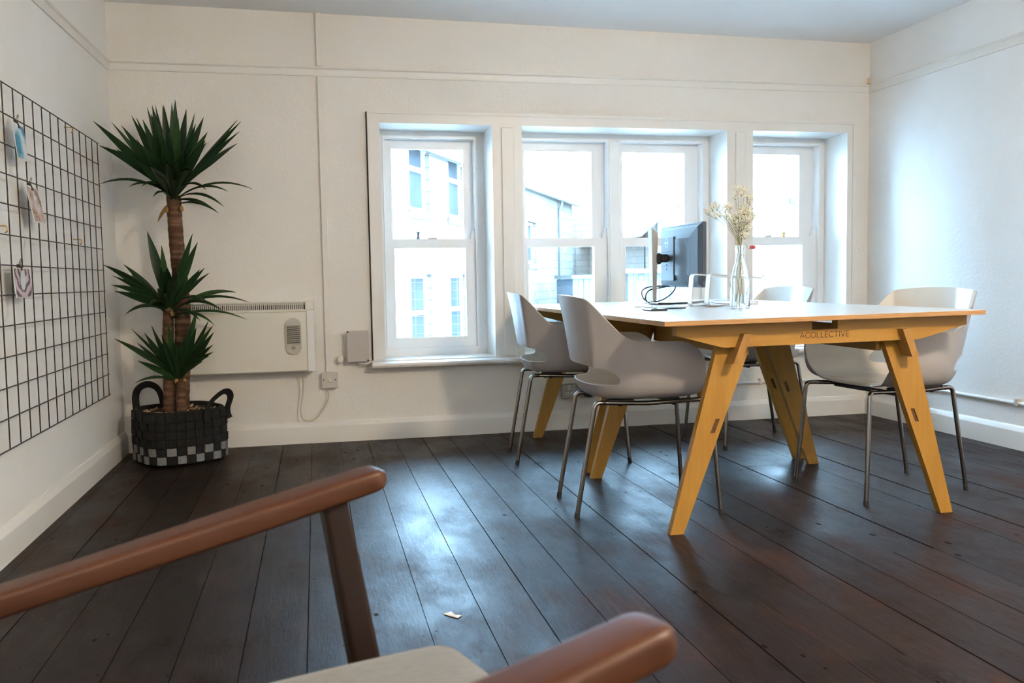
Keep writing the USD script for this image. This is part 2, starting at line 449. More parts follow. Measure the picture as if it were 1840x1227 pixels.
def leaf_mat():
    n = {'c': ('texture_coordinate', {}), 'oi': ('object_info', {}), 'n': ('noise_texture', {'scale': 9, 'detail': 3}), 'ad': ('math', {'math_type': 'add'}), 'ml': ('math', {'math_type': 'multiply', 'value2': 0.5}),
         'r': ('rgb_ramp', {'ramp': [(0.1, (0.010, 0.030, 0.014)), (0.5, (0.018, 0.055, 0.022)), (0.9, (0.045, 0.115, 0.032))]}),
         'p': ('principled_bsdf', {'roughness': 0.38, 'specular_ior_level': 0.45}), 't': ('translucent_bsdf', {'color': (0.04, 0.10, 0.02)}), 'x': ('mix_closure', {'fac': 0.15})}
    l = [('c.object', 'n.vector'), ('n.fac', 'ad.value1'), ('oi.random', 'ad.value2'), ('ad.value', 'ml.value1'), ('ml.value', 'r.fac'), ('r.color', 'p.base_color'), ('p.BSDF', 'x.closure1'), ('t.BSDF', 'x.closure2')]
    return usdkit.material(stage, '/World/Looks/yucca_leaf', n, l, surface='x.closure')


def bark_mat():
    n = {'c': ('texture_coordinate', {}), 'm': ('mapping', {'scale': (9, 9, 46)}), 'v': ('voronoi_texture', {'scale': 1.0, 'randomness': 1.0}), 'n': ('noise_texture', {'scale': 14, 'detail': 5}),
         'x': ('mix_float', {'fac': 0.4}), 'r': ('rgb_ramp', {'ramp': [(0.2, (0.22, 0.125, 0.07)), (0.45, (0.115, 0.056, 0.03)), (0.75, (0.055, 0.026, 0.015))]}),
         'b': ('bump', {'strength': 0.9, 'distance': 0.006, 'invert': True}), 'p': ('principled_bsdf', {'roughness': 0.85})}
    l = [('c.object', 'm.vector'), ('m.vector', 'v.vector'), ('c.object', 'n.vector'), ('v.distance', 'x.a'), ('n.fac', 'x.b'), ('x.result', 'r.fac'), ('r.color', 'p.base_color'), ('v.distance', 'b.height'), ('b.normal', 'p.normal')]
    return usdkit.material(stage, '/World/Looks/yucca_bark', n, l, surface='p.BSDF')


M['leaf'], M['bark'] = leaf_mat(), bark_mat()
M['stone'] = stone_mat('pale_stone', (0.165, 0.145, 0.115), (0.125, 0.11, 0.09), (0.06, 0.055, 0.05))
M['stone2'] = stone_mat('pale_stone_far', (0.150, 0.13, 0.108), (0.115, 0.10, 0.085), (0.06, 0.055, 0.05), 1.1)
M['render'] = mat('white_render', (0.26, 0.25, 0.23), 0.9, var=0.03, freq=1)
M['slate_roof'] = mat('slate_roof', (0.14, 0.14, 0.14), 0.8, var=0.12, freq=12)
M['gutter'] = mat('gutter', (0.08, 0.085, 0.09), 0.5, var=0.05)
M['far_glass'] = mat('far_window_glass', (0.03, 0.036, 0.042), 0.35, spec=0.15, var=0.15, freq=2)
M['far_frame'] = mat('far_window_frame', (0.35, 0.35, 0.34), 0.6, var=0.02)
M['shed_board'] = mat('shed_boards', (0.07, 0.10, 0.13), 0.7, var=0.15, freq=8)
M['road'] = mat('bounce_paving', (0.56, 0.56, 0.56), 0.9, var=0.15, freq=20)  # for the street out of view, tone raised to bounce daylight onto the ceiling

# ------------------------------------------------------------------ the room
XL, XR, YB, YR, CEIL = -1.0, 3.35, 4.94, -2.3, 2.30


def cz(x):
    return 2.310 - 0.0083 * (x + 1.0) * (1 if x > -1 else 0)


# floor: every board its own piece, on a dark subfloor
fl = thing('floor', kind='structure')
tag(fl, 'old dark brown painted floorboards running towards the windows')
obj('subfloor', cbox((XL - .1, YR - .1, -.12), (XR + .1, YB + .1, -.0045)), M['subfloor'], fl)
PW, X0 = 0.1492, -0.0463
i0 = int(math.floor((XL + .01 - X0) / PW))
JOINT = {1: [1.98], 6: [1.62], 8: [1.75], 12: [2.42], 15: [1.72], 13: [3.7], 17: [2.9], 19: [2.3], -3: [3.2], -5: [1.9]}
for k in range(i0, int((XR - X0) / PW) + 1):
    xa, xb = X0 + k * PW, X0 + (k + 1) * PW
    xa, xb = max(xa, XL - .02) + .0014, min(xb, XR + .02) - .0014
    if xb - xa < .02:
        continue
    cuts = [YR] + sorted(JOINT.get(k, [])) + [YB]
    for ya, yb in zip(cuts[:-1], cuts[1:]):
        dz = RND.uniform(-.0012, .0012)
        b = cbox((xa, ya + .0012, -.02 + dz), (xb, yb - .0012, dz))
        wob = RND.uniform(-.0006, .0006)
        b.vertices[:, 0] += np.where(b.vertices[:, 1] > (ya + yb) / 2, wob, -wob)
        obj('floorboard', b, M['floor'], fl)

# back wall with the opening for the run of windows
OX0, OX1, OZ0, OZ1 = 0.297, 3.238, 0.405, 1.792
wp = Polygon([(XL - .2, -.05), (XR + .2, -.05), (XR + .2, 2.5), (XL - .2, 2.5)]).difference(sbox(OX0 - .007, OZ0, OX1, OZ1))
wb = obj('wall_back', prism(wp, .30, 'xz', YB), M['wall'])
tag(wb, 'uneven white plastered back wall holding the windows', kind='structure')
RWY0, RWY1, RWZ0, RWZ1 = -2.10, -1.25, .80, 2.02  # opening for the unseen side window that brings daylight to the right wall
lw = sbox(YR - .2, -.05, YB + .1, 2.5).difference(sbox(RWY0, RWZ0, RWY1, RWZ1))
tag(obj('wall_left', prism(lw, -.2, 'yz', XL), M['wall_l']), 'white plastered wall at left behind the wire grid', kind='structure')
tag(obj('wall_right', cbox((XR, YR - .2, -.05), (XR + .2, YB + .1, 2.5)), M['wall_r']), 'white plastered wall at right with a thin conduit', kind='structure')
tag(obj('wall_rear', cbox((XL - .2, YR - .2, -.05), (XR + .2, YR, 2.5)), M['wall_l']), 'plain white wall behind the viewer', kind='structure')
ce = cbox((XL - .2, YR - .2, 0), (XR + .2, YB + .1, .15))
ce.vertices[:, 2] += np.array([cz(x) for x in ce.vertices[:, 0]])
tag(obj('ceiling', ce, M['ceiling']), 'smooth white painted ceiling', kind='structure')

# skirting: moulded profile, swept along each wall
SK = [(0, 0), (.020, 0), (.020, .088), (.017, .094), (.012, .104), (.009, .112), (.003, .117), (0, .117)]


def skirt(name, a, b, inward, label):
    a, b, n = np.array(a, float), np.array(b, float), np.array(inward, float)
    pr = np.array(SK)
    v = np.vstack([[*(p + n * q[0]), q[1]] for p in (a, b) for q in pr])
    k = len(pr)
    f = []
    for j in range(k):
        j2 = (j + 1) % k
        f += [[j, j2, j2 + k], [j, j2 + k, j + k]]
    tri = trimesh.creation.triangulate_polygon(Polygon(pr), engine='earcut')[1]
    f += [list(t) for t in tri] + [[x + k for x in t[::-1]] for t in tri]
    m = trimesh.Trimesh(v, f, process=False)
    m.fix_normals()
    tag(obj(name, m, M['trim'], smooth=35), label, kind='structure')


skirt('baseboard_back', (XL, YB), (XR, YB), (0, -1), 'tall white moulded skirting board under the windows')
skirt('baseboard_left', (XL, YR), (XL, YB - .02), (1, 0), 'tall white moulded skirting board along the left wall')
skirt('baseboard_right', (XR, YR), (XR, YB - .02), (-1, 0), 'tall white moulded skirting board along the right wall')


# picture rail: one run per wall
def rail(name, a, b, n, label):
    a, b, n = np.array(a, float), np.array(b, float), np.array(n, float)
    pr = [(0, -.050), (.007, -.050), (.010, -.040), (.010, -.016), (.018, -.010), (.018, -.002), (.014, 0), (0, 0)]
    k = len(pr)
    v = np.vstack([[*(p[:2] + n * q[0]), p[2] + q[1]] for p in (a, b) for q in pr])
    f = []
    for j in range(k):
        j2 = (j + 1) % k
        f += [[j, j2, j2 + k], [j, j2 + k, j + k]]
    m = trimesh.Trimesh(v, f, process=False)
    m.fix_normals()
    tag(obj(name, m, M['trim'], smooth=35), label, kind='structure')


rail('trim_1', (XL, YB, 2.020), (XR, YB, 2.026), (0, -1), 'thin white picture rail across the back wall')
rail('trim_2', (XL, 4.94, 2.016), (XL, YR, 1.85), (1, 0), 'thin white picture rail on the left wall')
rail('trim_3', (XR, 4.94, 2.026), (XR, YR, 1.96), (-1, 0), 'thin white picture rail on the right wall')

# window surround: face board with three openings, two panelled piers, sill
YF = 4.915
OPEN = [(.362, .982), (1.152, 2.395), (2.562, 3.188)]
HEAD, BOT = 1.730, .440
face = sbox(OX0, OZ0, OX1, OZ1)
for a, b in OPEN:
    face = face.difference(sbox(a, BOT, b, HEAD))
ws = thing('trim_4', 'deep white timber surround around the four sash windows', kind='structure')
obj('architrave', prism(face, .30, 'xz', YF), M['trim'], ws)
rim = sbox(OX0, OZ0, OX1, OZ1 + .002).difference(sbox(OX0 + .014, OZ0 - .1, OX1 - .014, OZ1 - .012))
obj('architrave_bead', prism(rim, -.007, 'xz', YF), M['trim'], ws)
for a, b in ((1.033, 1.106), (2.447, 2.512)):
    obj('pier_panel', cbox((a, YF - .010, BOT + .002), (b, YF + .01, HEAD - .012), .004), M['trim'], ws)
obj('gap_backing', cbox((OX0 - .03, YB + .08, OZ0 - .02), (OX0 + .03, YB + .1, OZ1 + .02)), M['dark_gap'], ws)
nose = [(4.80 + .015 * math.sin(t), .0) for t in (0,)]
sp = Polygon([(YB + .28, .404), (4.852, .404), (4.842, .408), (4.838, .418), (4.842, .428), (4.852, .433), (YB + .28, .441)])
obj('window_sill', prism(sp, OX1 + .0 - (OX0 - .012), 'yz', OX0 - .012), M['trim'], ws, smooth=40)

# sash windows, each a thing of the setting
YS = 5.165
WIN = [((.362, .982), (.405, .925), (.446, .867)), ((1.152, 1.792), (1.206, 1.738), (1.240, 1.657)), ((1.792, 2.395), (1.818, 2.350), (1.852, 2.261)), ((2.562, 3.188), (2.590, 3.146), (2.632, 3.048))]
WLAB = ['leftmost white sash window, alone left of the first pier', 'white sash window left of the mullion, behind the chair backs', 'white sash window right of the mullion, behind the monitor', 'rightmost white sash window, nearest the right wall']
MR0, MR1 = 1.066, 1.114
SB, ST = .484, 1.690
for w, ((oa, ob), (sa, sb), (ga, gb)) in enumerate(WIN):
    t = thing(f'window_{w + 1}', WLAB[w], kind='structure')
    # box frame face with bead
    fr = sbox(oa, BOT, ob, HEAD).difference(sbox(sa, SB, sb, ST))
    obj('box_frame', prism(fr, .14, 'xz', YS), M['sash'], t)
    bead = sbox(sa - .012, SB - .0, sb + .012, ST + .012).difference(sbox(sa + .002, SB - .1, sb - .002, ST - .002))
    obj('staff_bead', prism(bead, -.010, 'xz', YS), M['sash'], t)
    # lower sash (front)
    la, lb = sa + .001, sb - .001
    ls = sbox(la, SB, lb, MR1).difference(sbox(ga, .541, gb, MR0))
    s = obj('lower_sash', prism(ls, .042, 'xz', YS + .018), M['sash'], t)
    lip = sbox(ga - .007, .534, gb + .007, MR0 + .007).difference(sbox(ga + .003, .544, gb - .003, MR0 - .003))
    obj('glazing_bead', prism(lip, -.004, 'xz', YS + .018), M['sash'], s)
    obj('pane', cbox((ga - .004, YS + .036, .537), (gb + .004, YS + .040, MR0 + .004)), M['pane'], s)
    for sgn, xx in ((1, la), (-1, lb)):
        hp = [(0, 0), (.030, 0), (.030, .006), (.024, .012), (.027, .022), (.020, .032), (.016, .042), (.010, .050), (.006, .060), (0, .064)]
        hm = prism([(xx + sgn * p[0] * .85, MR1 + p[1]) for p in hp], .034, 'xz', YS + .020)
        obj('sash_horn', hm, M['sash'], s)
    # upper sash (behind)
    us = sbox(sa - .004, MR0, sb + .004, ST + .004).difference(sbox(ga - .002, MR1, gb + .002, 1.640))
    s = obj('upper_sash', prism(us, .042, 'xz', YS + .066), M['sash'], t)
    lip = sbox(ga - .009, MR1 - .007, gb + .009, 1.647).difference(sbox(ga + .001, MR1 + .003, gb - .001, 1.637))
    obj('glazing_bead', prism(lip, -.004, 'xz', YS + .066), M['sash'], s)
    obj('pane', cbox((ga - .006, YS + .084, MR1 - .004), (gb + .006, YS + .088, 1.644)), M['pane'], s)
    # fittings on the meeting rail
    if w == 0:
        xx = ga + .145
        q = lathe([(0, 0), (.011, 0), (.011, .012), (.006, .016), (.006, .03), (.011, .04), (.010, .045), (0, .046)], 14, (xx, YS + .04, MR1))
        obj('sash_fastener', q, mat('steel_blue', (.20, .25, .30), .4, .5), t, smooth=40)
        obj('fastener_plate', cbox((ga + .20, YS + .03, MR1), (ga + .255, YS + .055, MR1 + .010), .003), M['greybox'], t)
    if w == 3:
        obj('fastener_plate', cbox((ga + .16, YS + .03, MR1), (ga + .205, YS + .055, MR1 + .012), .003), M['greybox'], t)
        q = lathe([(0, 0), (.009, 0), (.009, .01), (.005, .014), (.010, .022), (.008, .032), (0, .034)], 14, (ga + .295, YS + .04, MR1))
        obj('sash_fastener', q, M['brass'], t, smooth=40)
    if w == 0:   # fine netting outside the lower pane
        g = []
        for x in np.arange(ga + .02, gb, .050):
            g.append(cbox((x - .0006, YS + .05, .545), (x + .0006, YS + .0512, MR0)))
        for z in np.arange(.565, MR0, .050):
            g.append(cbox((ga, YS + .0512, z - .0006), (gb, YS + .0524, z + .0006)))
        obj('wire_mesh', cat(*g), M['greybox'], t)

# sash window out of view behind the viewer, placed to light the right wall
t = thing('window_5', 'white sash window out of view in the left wall, placed to light the right wall', kind='structure')
fr = sbox(RWY0, RWZ0, RWY1, RWZ1)
for za, zb_ in ((RWZ0 + .08, 1.33), (1.38, RWZ1 - .06)):
    fr = fr.difference(sbox(RWY0 + .06, za, RWY1 - .06, zb_))
    obj('pane', cbox((XL - .105, RWY0 + .055, za - .005), (XL - .100, RWY1 - .055, zb_ + .005)), M['pane'], t)
obj('sash_frame', prism(fr, -.05, 'yz', XL - .08), M['sash'], t)
obj('window_sill', cbox((XL - .19, RWY0 - .04, RWZ0 - .03), (XL + .05, RWY1 + .04, RWZ0 + .0), .004), M['trim'], t)

# mullion nosing between the two middle windows
obj('mullion', cbox((1.745, YS - .022, BOT), (1.806, YS, HEAD - .045), .003), M['sash'], ws)

# ------------------------------------------------------------------ ceiling lamps out of view, placed to light the room
glows = [usdkit.material(stage, '/World/Looks/unseen_lamp_glow_%d' % i, {'e': ('emission', {'color': UNSEEN_LAMPCOL, 'strength': q})}, [], surface='e.emission') for i, q in enumerate(UNSEEN_LAMP)]
for i, (lx, ly) in enumerate(UNSEEN_LAMPS):
    t = thing('ceiling_lamp', ['round opal ceiling lamp out of view above, placed to light the tables and back wall', 'round opal ceiling lamp out of view behind the viewer, placed to light the chair insides'][i], 'ceiling lamp', (lx, ly, cz(lx) - .0))
    obj('base_plate', lathe([(0, -.03), (.13, -.03), (.14, 0), (0, 0)], 32), M['white_plastic'], t, smooth=40)
    obj('opal_dome', lathe([(0, -.14), (.07, -.132), (.12, -.105), (.15, -.065), (.155, -.03), (0, -.03)], 32), glows[i], t, smooth=40)

# ------------------------------------------------------------------ heater, switch, cables on the back wall
h = thing('panel_heater', 'long cream electric panel heater with oval louvred badge on the back wall', 'heater', (0, 0, 0))
hx0, hx1, hz0, hz1, hy0 = -.712, -.052, .405, .772, 4.822
obj('case', cbox((hx0, hy0, hz0), (hx1, 4.935, .724), .006), M['heater'], h)
obj('top_vent_back', cbox((hx0 + .01, hy0 + .012, .722), (hx1 - .002, 4.93, .765)), M['dark'], h)
g = []
x = hx0 + .012
while x < hx1 - .012:
    g.append(cbox((x, hy0, .734), (x + .0052, hy0 + .014, .760)))
    g.append(cbox((x, hy0 + .004, .7635), (x + .0052, hy0 + .014, .770)))
    x += .0098
g.append(cbox((hx0, hy0 - .001, .722), (hx1, hy0 + .014, .735), .002))
g.append(cbox((hx0, hy0, .760), (hx1, hy0 + .014, .7635)))
g.append(cbox((hx0, hy0 + .004, .770), (hx1, 4.93, .774), .001))
tag(obj('vent_grille', cat(*g), M['heater'], h), kind='stuff')
sidep = Polygon([(hy0 - .002, hz0), (4.935, hz0), (4.935, .774), (hy0 - .002, .774)])
cut = Polygon([(hy0 + .045, .47), (4.94, .45), (4.94, .66), (hy0 + .045, .60)])
obj('end_cap', prism(sidep.difference(cut), .036, 'yz', hx1), M['heater_side'], h)
obj('end_recess', cbox((hx1, hy0 + .04, .44), (hx1 + .012, 4.934, .66)), M['heater_side'], h)
obj('cap_shoulder', cbox((hx1 - .008, hy0 - .006, .728), (hx1 + .040, 4.936, .776), .005), M['heater'], h)
dl = lathe([(0, 0), (.017, 0), (.017, .010), (.013, .013), (0, .013)], 20)
obj('thermostat_dial', xf(dl, frame((hx1 + .012, hy0 + .07, .58), (0, 1, 0), (0, 0, 1), (1, 0, 0))), M['black'], h, smooth=40)
obj('rocker_switch', cbox((hx1 + .012, hy0 + .055, .485), (hx1 + .018, hy0 + .085, .525), .003), M['black'], h)
cap = Polygon([(-.124 + .041 * math.cos(a), (.650 if math.sin(a) >= 0 else .538) + .041 * math.sin(a)) for a in np.linspace(0, 2 * math.pi, 41)[:-1]])
bd = obj('badge', prism(cap, -.010, 'xz', hy0), M['heater_badge'], h)
obj('badge_recess', cbox((-.156, hy0 - .0112, .551), (-.090, hy0 - .009, .651)), M['dark'], bd)
for k in range(10):
    z = .551 + k * .0104
    obj('louvre', cbox((-.156, hy0 - .0155, z), (-.090, hy0 - .0105, z + .0058), .001), M['heater_badge'], bd)
ring = sbox(-1, -1, 1, 1)
from shapely.geometry import Point
ring = Point(-.124, .531).buffer(.0105, 12).difference(Point(-.124, .531).buffer(.0085, 12)).difference(sbox(-.14, .51, -.108, .524))
wv = unary_union([sbox(-.131, .524, -.129, .532), sbox(-.126, .523, -.124, .536), sbox(-.121, .524, -.119, .532)])
for gg in list(getattr(ring, 'geoms', [ring])) + list(wv.geoms):
    obj('logo_mark', prism(gg, -.001, 'xz', hy0 - .010), M['dark'], bd)
obj('maker_print', prism(meshkit and sbox(-.690, .425, -.660, .428), -.0004, 'xz', hy0), M['dark'], h)
obj('bracket', cbox((-.55, 4.93, .43), (-.51, YB + .001, .70)), M['heater_side'], h)

sw = thing('wall_switch', 'square cream fused switch plate on the back wall below the trunking', 'switch', (0, 0, 0))
sx0, sx1, sz0, sz1 = .014, .100, .300, .386
obj('back_box', cbox((sx0 + .003, 4.912, sz0 + .003), (sx1 - .003, YB + .002, sz1 - .003), .002), M['switch'], sw)
obj('plate', cbox((sx0, 4.903, sz0), (sx1, 4.913, sz1), .003), M['switch'], sw)
obj('rocker', cbox((.048, 4.896, .334), (.066, 4.904, .355), .002), M['rocker'], sw)
for xx in (.026, .088):
    obj('screw', xf(lathe([(0, 0), (.0035, 0), (.003, .0012), (0, .0012)], 12), frame((xx, 4.903, .346), (1, 0, 0), (0, 0, 1), (0, -1, 0))), M['dark'], sw)
tr = thing('cable_trunking', 'slim white vertical trunking from the ceiling to the switch plate', 'trunking', (0, 0, 0))
obj('trunk', cbox((.040, 4.922, .386), (.072, YB + .001, 1.969), .002), M['wall'], tr)
obj('trunk_top', cbox((.040, 4.922, 2.022), (.072, YB + .001, cz(.05) - .001), .002), M['wall'], tr)
cb = spline([(-.088, 4.86, .407), (-.083, 4.88, .36), (-.087, 4.90, .28), (-.10, 4.90, .19), (-.085, 4.895, .135), (-.045, 4.89, .13), (.01, 4.895, .175), (.045, 4.905, .235), (.050, 4.908, .27), (.040, 4.915, .300)], 60)
tag(obj('heater_cable', sweep(cb, circ(.0034, 8)), M['cable'], smooth=True), 'cream cable looping from the heater down and up to the switch plate', 'cable')

gb = thing('junction_box', 'plain grey square box beside the left edge of the window surround', 'junction box', (0, 0, 0))
obj('lid', cbox((.153, 4.875, .440), (.272, 4.892, .610), .003), M['greybox'], gb)
obj('body', cbox((.156, 4.890, .443), (.269, YB + .001, .607), .003), M['greybox'], gb)
for (xx, zz) in ((.160, .604), (.265, .447)):
    obj('screw', xf(lathe([(0, 0), (.005, 0), (.004, .0015), (0, .0015)], 12), frame((xx, 4.875, zz), (1, 0, 0), (0, 0, 1), (0, -1, 0))), M['dark'], gb)
cb = spline([(.210, 4.90, .442), (.222, 4.895, .432), (.25, 4.88, .428), (.28, 4.87, .438), (.31, 4.865, .446), (.36, 4.87, .447)], 40)
tag(obj('box_cable', sweep(cb, circ(.005, 8)), M['white_cable'], smooth=True), 'white cable from the grey box onto the window sill end', 'cable')
kn = lathe([(0, 0), (.022, 0), (.022, .008), (.014, .014), (.013, .03), (.018, .036), (.017, .045), (0, .05)], 20)
tag(obj('capped_pipe', xf(kn, frame((.118, YB, .455), (1, 0, 0), (0, 0, 1), (0, -1, 0))), M['wall'], smooth=40), 'small painted pipe stub on the wall left of the grey box', 'pipe')


# double socket on the wall behind the chairs, with a black plug
def socket(x0, label, plug):
    t = thing('wall_socket', label, 'socket', (0, 0, 0))
    obj('back_box', cbox((x0 + .004, 4.905, .187), (x0 + .082, YB + .001, .265), .003), M['socket_metal'], t)
    obj('plate', cbox((x0, 4.896, .183), (x0 + .086, 4.906, .269), .004), M['socket_metal'], t)
    if plug:
        pb = lathe([(0, 0), (.036, 0), (.038, .01), (.034, .035), (.02, .042), (0, .042)], 20)
        obj('plug', xf(pb, frame((x0 + .045, 4.896, .224), (1, 0, 0), (0, 0, 1), (0, -1, 0))), M['black'], t, smooth=40)
    else:
        obj('pin_surround', prism(Polygon([(x0 + .035, .236), (x0 + .051, .236), (x0 + .051, .258), (x0 + .043, .262), (x0 + .035, .258)]).difference(sbox(x0 + .039, .240, x0 + .047, .256)), -.001, 'xz', 4.896), M['white_plastic'], t)
        for dx in (.022, .050):
            obj('pin_surround', prism(sbox(x0 + dx, .206, x0 + dx + .018, .222).difference(sbox(x0 + dx + .004, .210, x0 + dx + .014, .218)), -.001, 'xz', 4.896), M['white_plastic'], t)
    return t


socket(1.362, 'grey metal socket plate with open pin holes low on the back wall', False)
socket(1.472, 'dark metal socket plate with a round black plug pushed in', True)

# surface conduit round the right-hand corner
cp = [(1.56, 4.928, .226), (3.336, 4.928, .226)]
co = thing('conduit', 'thin white pipe clipped low along the back and right walls', 'pipe', (0, 0, 0))
obj('pipe', tube([(1.558, 4.929, .228), (3.339, 4.929, .226), (3.339, YR + .02, .245)], .010, 12, .05), M['conduit'], co, smooth=True)
for y in (4.5, 3.69, 2.6, 1.4):
    obj('clip', cbox((3.322, y - .009, .214), (3.352, y + .009, .252), .003), M['greybox'], co)
for xx in (1.9, 2.62):
    obj('clip', cbox((xx - .009, 4.914, .214), (xx + .009, YB + .001, .250), .003), M['conduit'], co)
# small old fixing in the right corner on the picture rail
tag(obj('rail_hook', cat(tube([(3.335, 4.93, 2.028), (3.333, 4.925, 2.06), (3.338, 4.928, 2.066), (3.338, 4.935, 2.03)], .0035, 8), cbox((3.326, 4.92, 2.024), (3.344, 4.938, 2.030))), M['brass']), 'tiny old metal hook in the corner on the picture rail', 'hook')

# ------------------------------------------------------------------ wire grid and cards on the left wall
gr = thing('wire_grid', 'black wire grid panel hung on the left wall', 'wire grid', (0, 0, 0))
GY0, GY1, GZ0, GZ1, GX = 2.56, 4.50, .360, 1.535, -.972
NV, NH = 19, 13
ys = np.linspace(GY0, GY1, NV)
zs = np.linspace(GZ0, GZ1, NH)
for k, y in enumerate(ys):
    b = .003 * math.sin(k * 2.1)
    obj('upright_wire', tube([(GX, y, GZ0 - .002), (GX + .001, y + b, (GZ0 + GZ1) / 2), (GX, y, GZ1 + .002)], .0022, 6), M['wire'], gr, smooth=True)
for k, z in enumerate(zs):
    obj('cross_wire', tube([(GX + .0036, GY0 - .002, z), (GX + .0042, (GY0 + GY1) / 2, z + .0015 * math.sin(k * 1.7)), (GX + .0036, GY1 + .002, z)], .0022, 6), M['wire'], gr, smooth=True)
for i, (y, z) in enumerate(((4.051, 1.522), (3.168, 1.061), (4.103, 1.061))):
    zz = z
    hk = fillet([(XL, y, zz + .012), (XL + .034, y, zz + .012), (XL + .034, y, zz - .006), (XL + .026, y, zz - .010)], .008)
    tag(obj('cup_hook', sweep(hk, circ(.0022, 8)), M['brass'], smooth=True), ['brass hook holding the top edge of the wire grid', 'brass hook in the wire grid near the frame edge', 'brass hook in the middle of the wire grid, far side'][i], 'hook', 'brass hooks holding the wire grid')


def card_mat(name, ramp, freq, kind='noise', scale=(1, 1, 1)):
    n = {'c': ('texture_coordinate', {}), 'm': ('mapping', {'scale': scale}), 'p': ('principled_bsdf', {'roughness': .45}), 'r': ('rgb_ramp', {'ramp': ramp})}
    if kind == 'noise':
        n['n'] = ('noise_texture', {'scale': freq, 'detail': 4, 'roughness': .55})
    else:
        n['n'] = ('wave_texture', {'wave_type': 'rings', 'rings_direction': 'x', 'scale': freq, 'distortion': 3.0, 'detail': 3, 'detail_scale': 4})
    return usdkit.material(stage, '/World/Looks/' + name, n, [('c.object', 'm.vector'), ('m.vector', 'n.vector'), ('n.fac', 'r.fac'), ('r.color', 'p.base_color')], surface='p.BSDF')


CM = [card_mat('card_blue', [(.30, (.02, .13, .30)), (.45, (.05, .32, .48)), (.52, (.35, .55, .66)), (.62, (.72, .74, .76))], 14),
      card_mat('card_brown', [(.28, (.10, .06, .05)), (.42, (.42, .30, .20)), (.50, (.62, .42, .36)), (.58, (.58, .56, .62)), (.72, (.80, .78, .78))], 30),
      card_mat('card_violet', [(.2, (.10, .07, .09)), (.45, (.32, .22, .27)), (.7, (.60, .50, .54))], 9, 'rings')]


def card(i, y, z, w, hh, tilt, lean, label, clabel):
    """A stiff print hanging by its top edge; local x across, z up."""
    t = thing('postcard', label, 'postcard', (GX + .0065, y, z), group='prints clipped to the wire grid')
    n = 9
    v, f = [], []
    for a in range(n + 1):
        q = a / n
        for b in (0, 1):
            yy = -w / 2 + b * w
            v.append([.004 + lean * q * q + .004 * math.sin(q * 3) * b, yy + tilt * q * hh, -q * hh])
    for a in range(n):
        f += [[2 * a, 2 * a + 2, 2 * a + 1], [2 * a + 1, 2 * a + 2, 2 * a + 3]]
    obj('sheet', solidify(np.array(v), np.array(f)[:, ::-1], .0012), M['paper'], t)
    v2 = np.array(v)
    c = v2.mean(0)
    v3 = c + (v2 - c) * np.array([1, .90, .93]) + np.array([.0022, 0, 0])
    obj('print', solidify(v3, np.array(f)[:, ::-1], .0006), CM[i], t)
    if i == 2:
        e = Point(0, 0).buffer(1, 12)
        pv = np.array([[.0105, -.006 + .042 * p[0] * .62, -.042 + .042 * p[1] * .8] for p in e.exterior.coords[:-1]])
        hm = trimesh.convex.convex_hull(np.vstack([pv, pv + [.0012, 0, 0]]))
        obj('light_oval', hm, mat('card_sky', (.62, .66, .70), .5, var=.05), t)
    if i == 0:
        obj('white_block', cbox((.0052, -.03, -.09), (.0066, .02, -.045)), M['paper'], t)
    cl = thing('bulldog_clip', clabel, 'clip', (GX + .0065, y, z), group='clips on the wire grid')
    obj('jaw', prism(Polygon([(-.006, .012), (.002, .012), (.011, -.014), (.007, -.014), (-.002, .004), (-.004, -.012), (-.007, -.012)]), .016, 'xz', -.008), M['dark'], cl)
    obj('handle', tube([(.0, -.006, .010), (.006, -.007, .026), (.007, 0, .032), (.006, .007, .026), (0, .006, .010)], .0012, 6, .006), M['chrome'], cl)


card(0, 3.315, 1.422, .106, .118, .10, .006, 'blue and white print clipped highest on the wire grid', 'clip holding the blue and white print')
card(1, 3.425, 1.226, .125, .125, .42, .010, 'brown and violet photo print hanging tilted in the middle of the grid', 'clip holding the tilted brown print')
card(2, 3.265, .940, .165, .100, .03, .005, 'violet photo print with a pale oval, lowest on the wire grid', 'clip holding the print with the pale oval')

# ------------------------------------------------------------------ yucca in a woven basket
PX, PY = -.690, 4.690
bk = thing('woven_basket', 'black woven felt basket with silver checks and two loop handles', 'basket', (PX, PY, 0))


def bplan(a, r):
    e = 3.2
    c, s = abs(math.cos(a)), abs(math.sin(a))
    return r / (c ** e + s ** e) ** (1 / e)


ROT = math.radians(-62)


def bpt(a, r, z):
    q = bplan(a, r)
    return np.array([q * math.cos(a + ROT), q * math.sin(a + ROT), z])


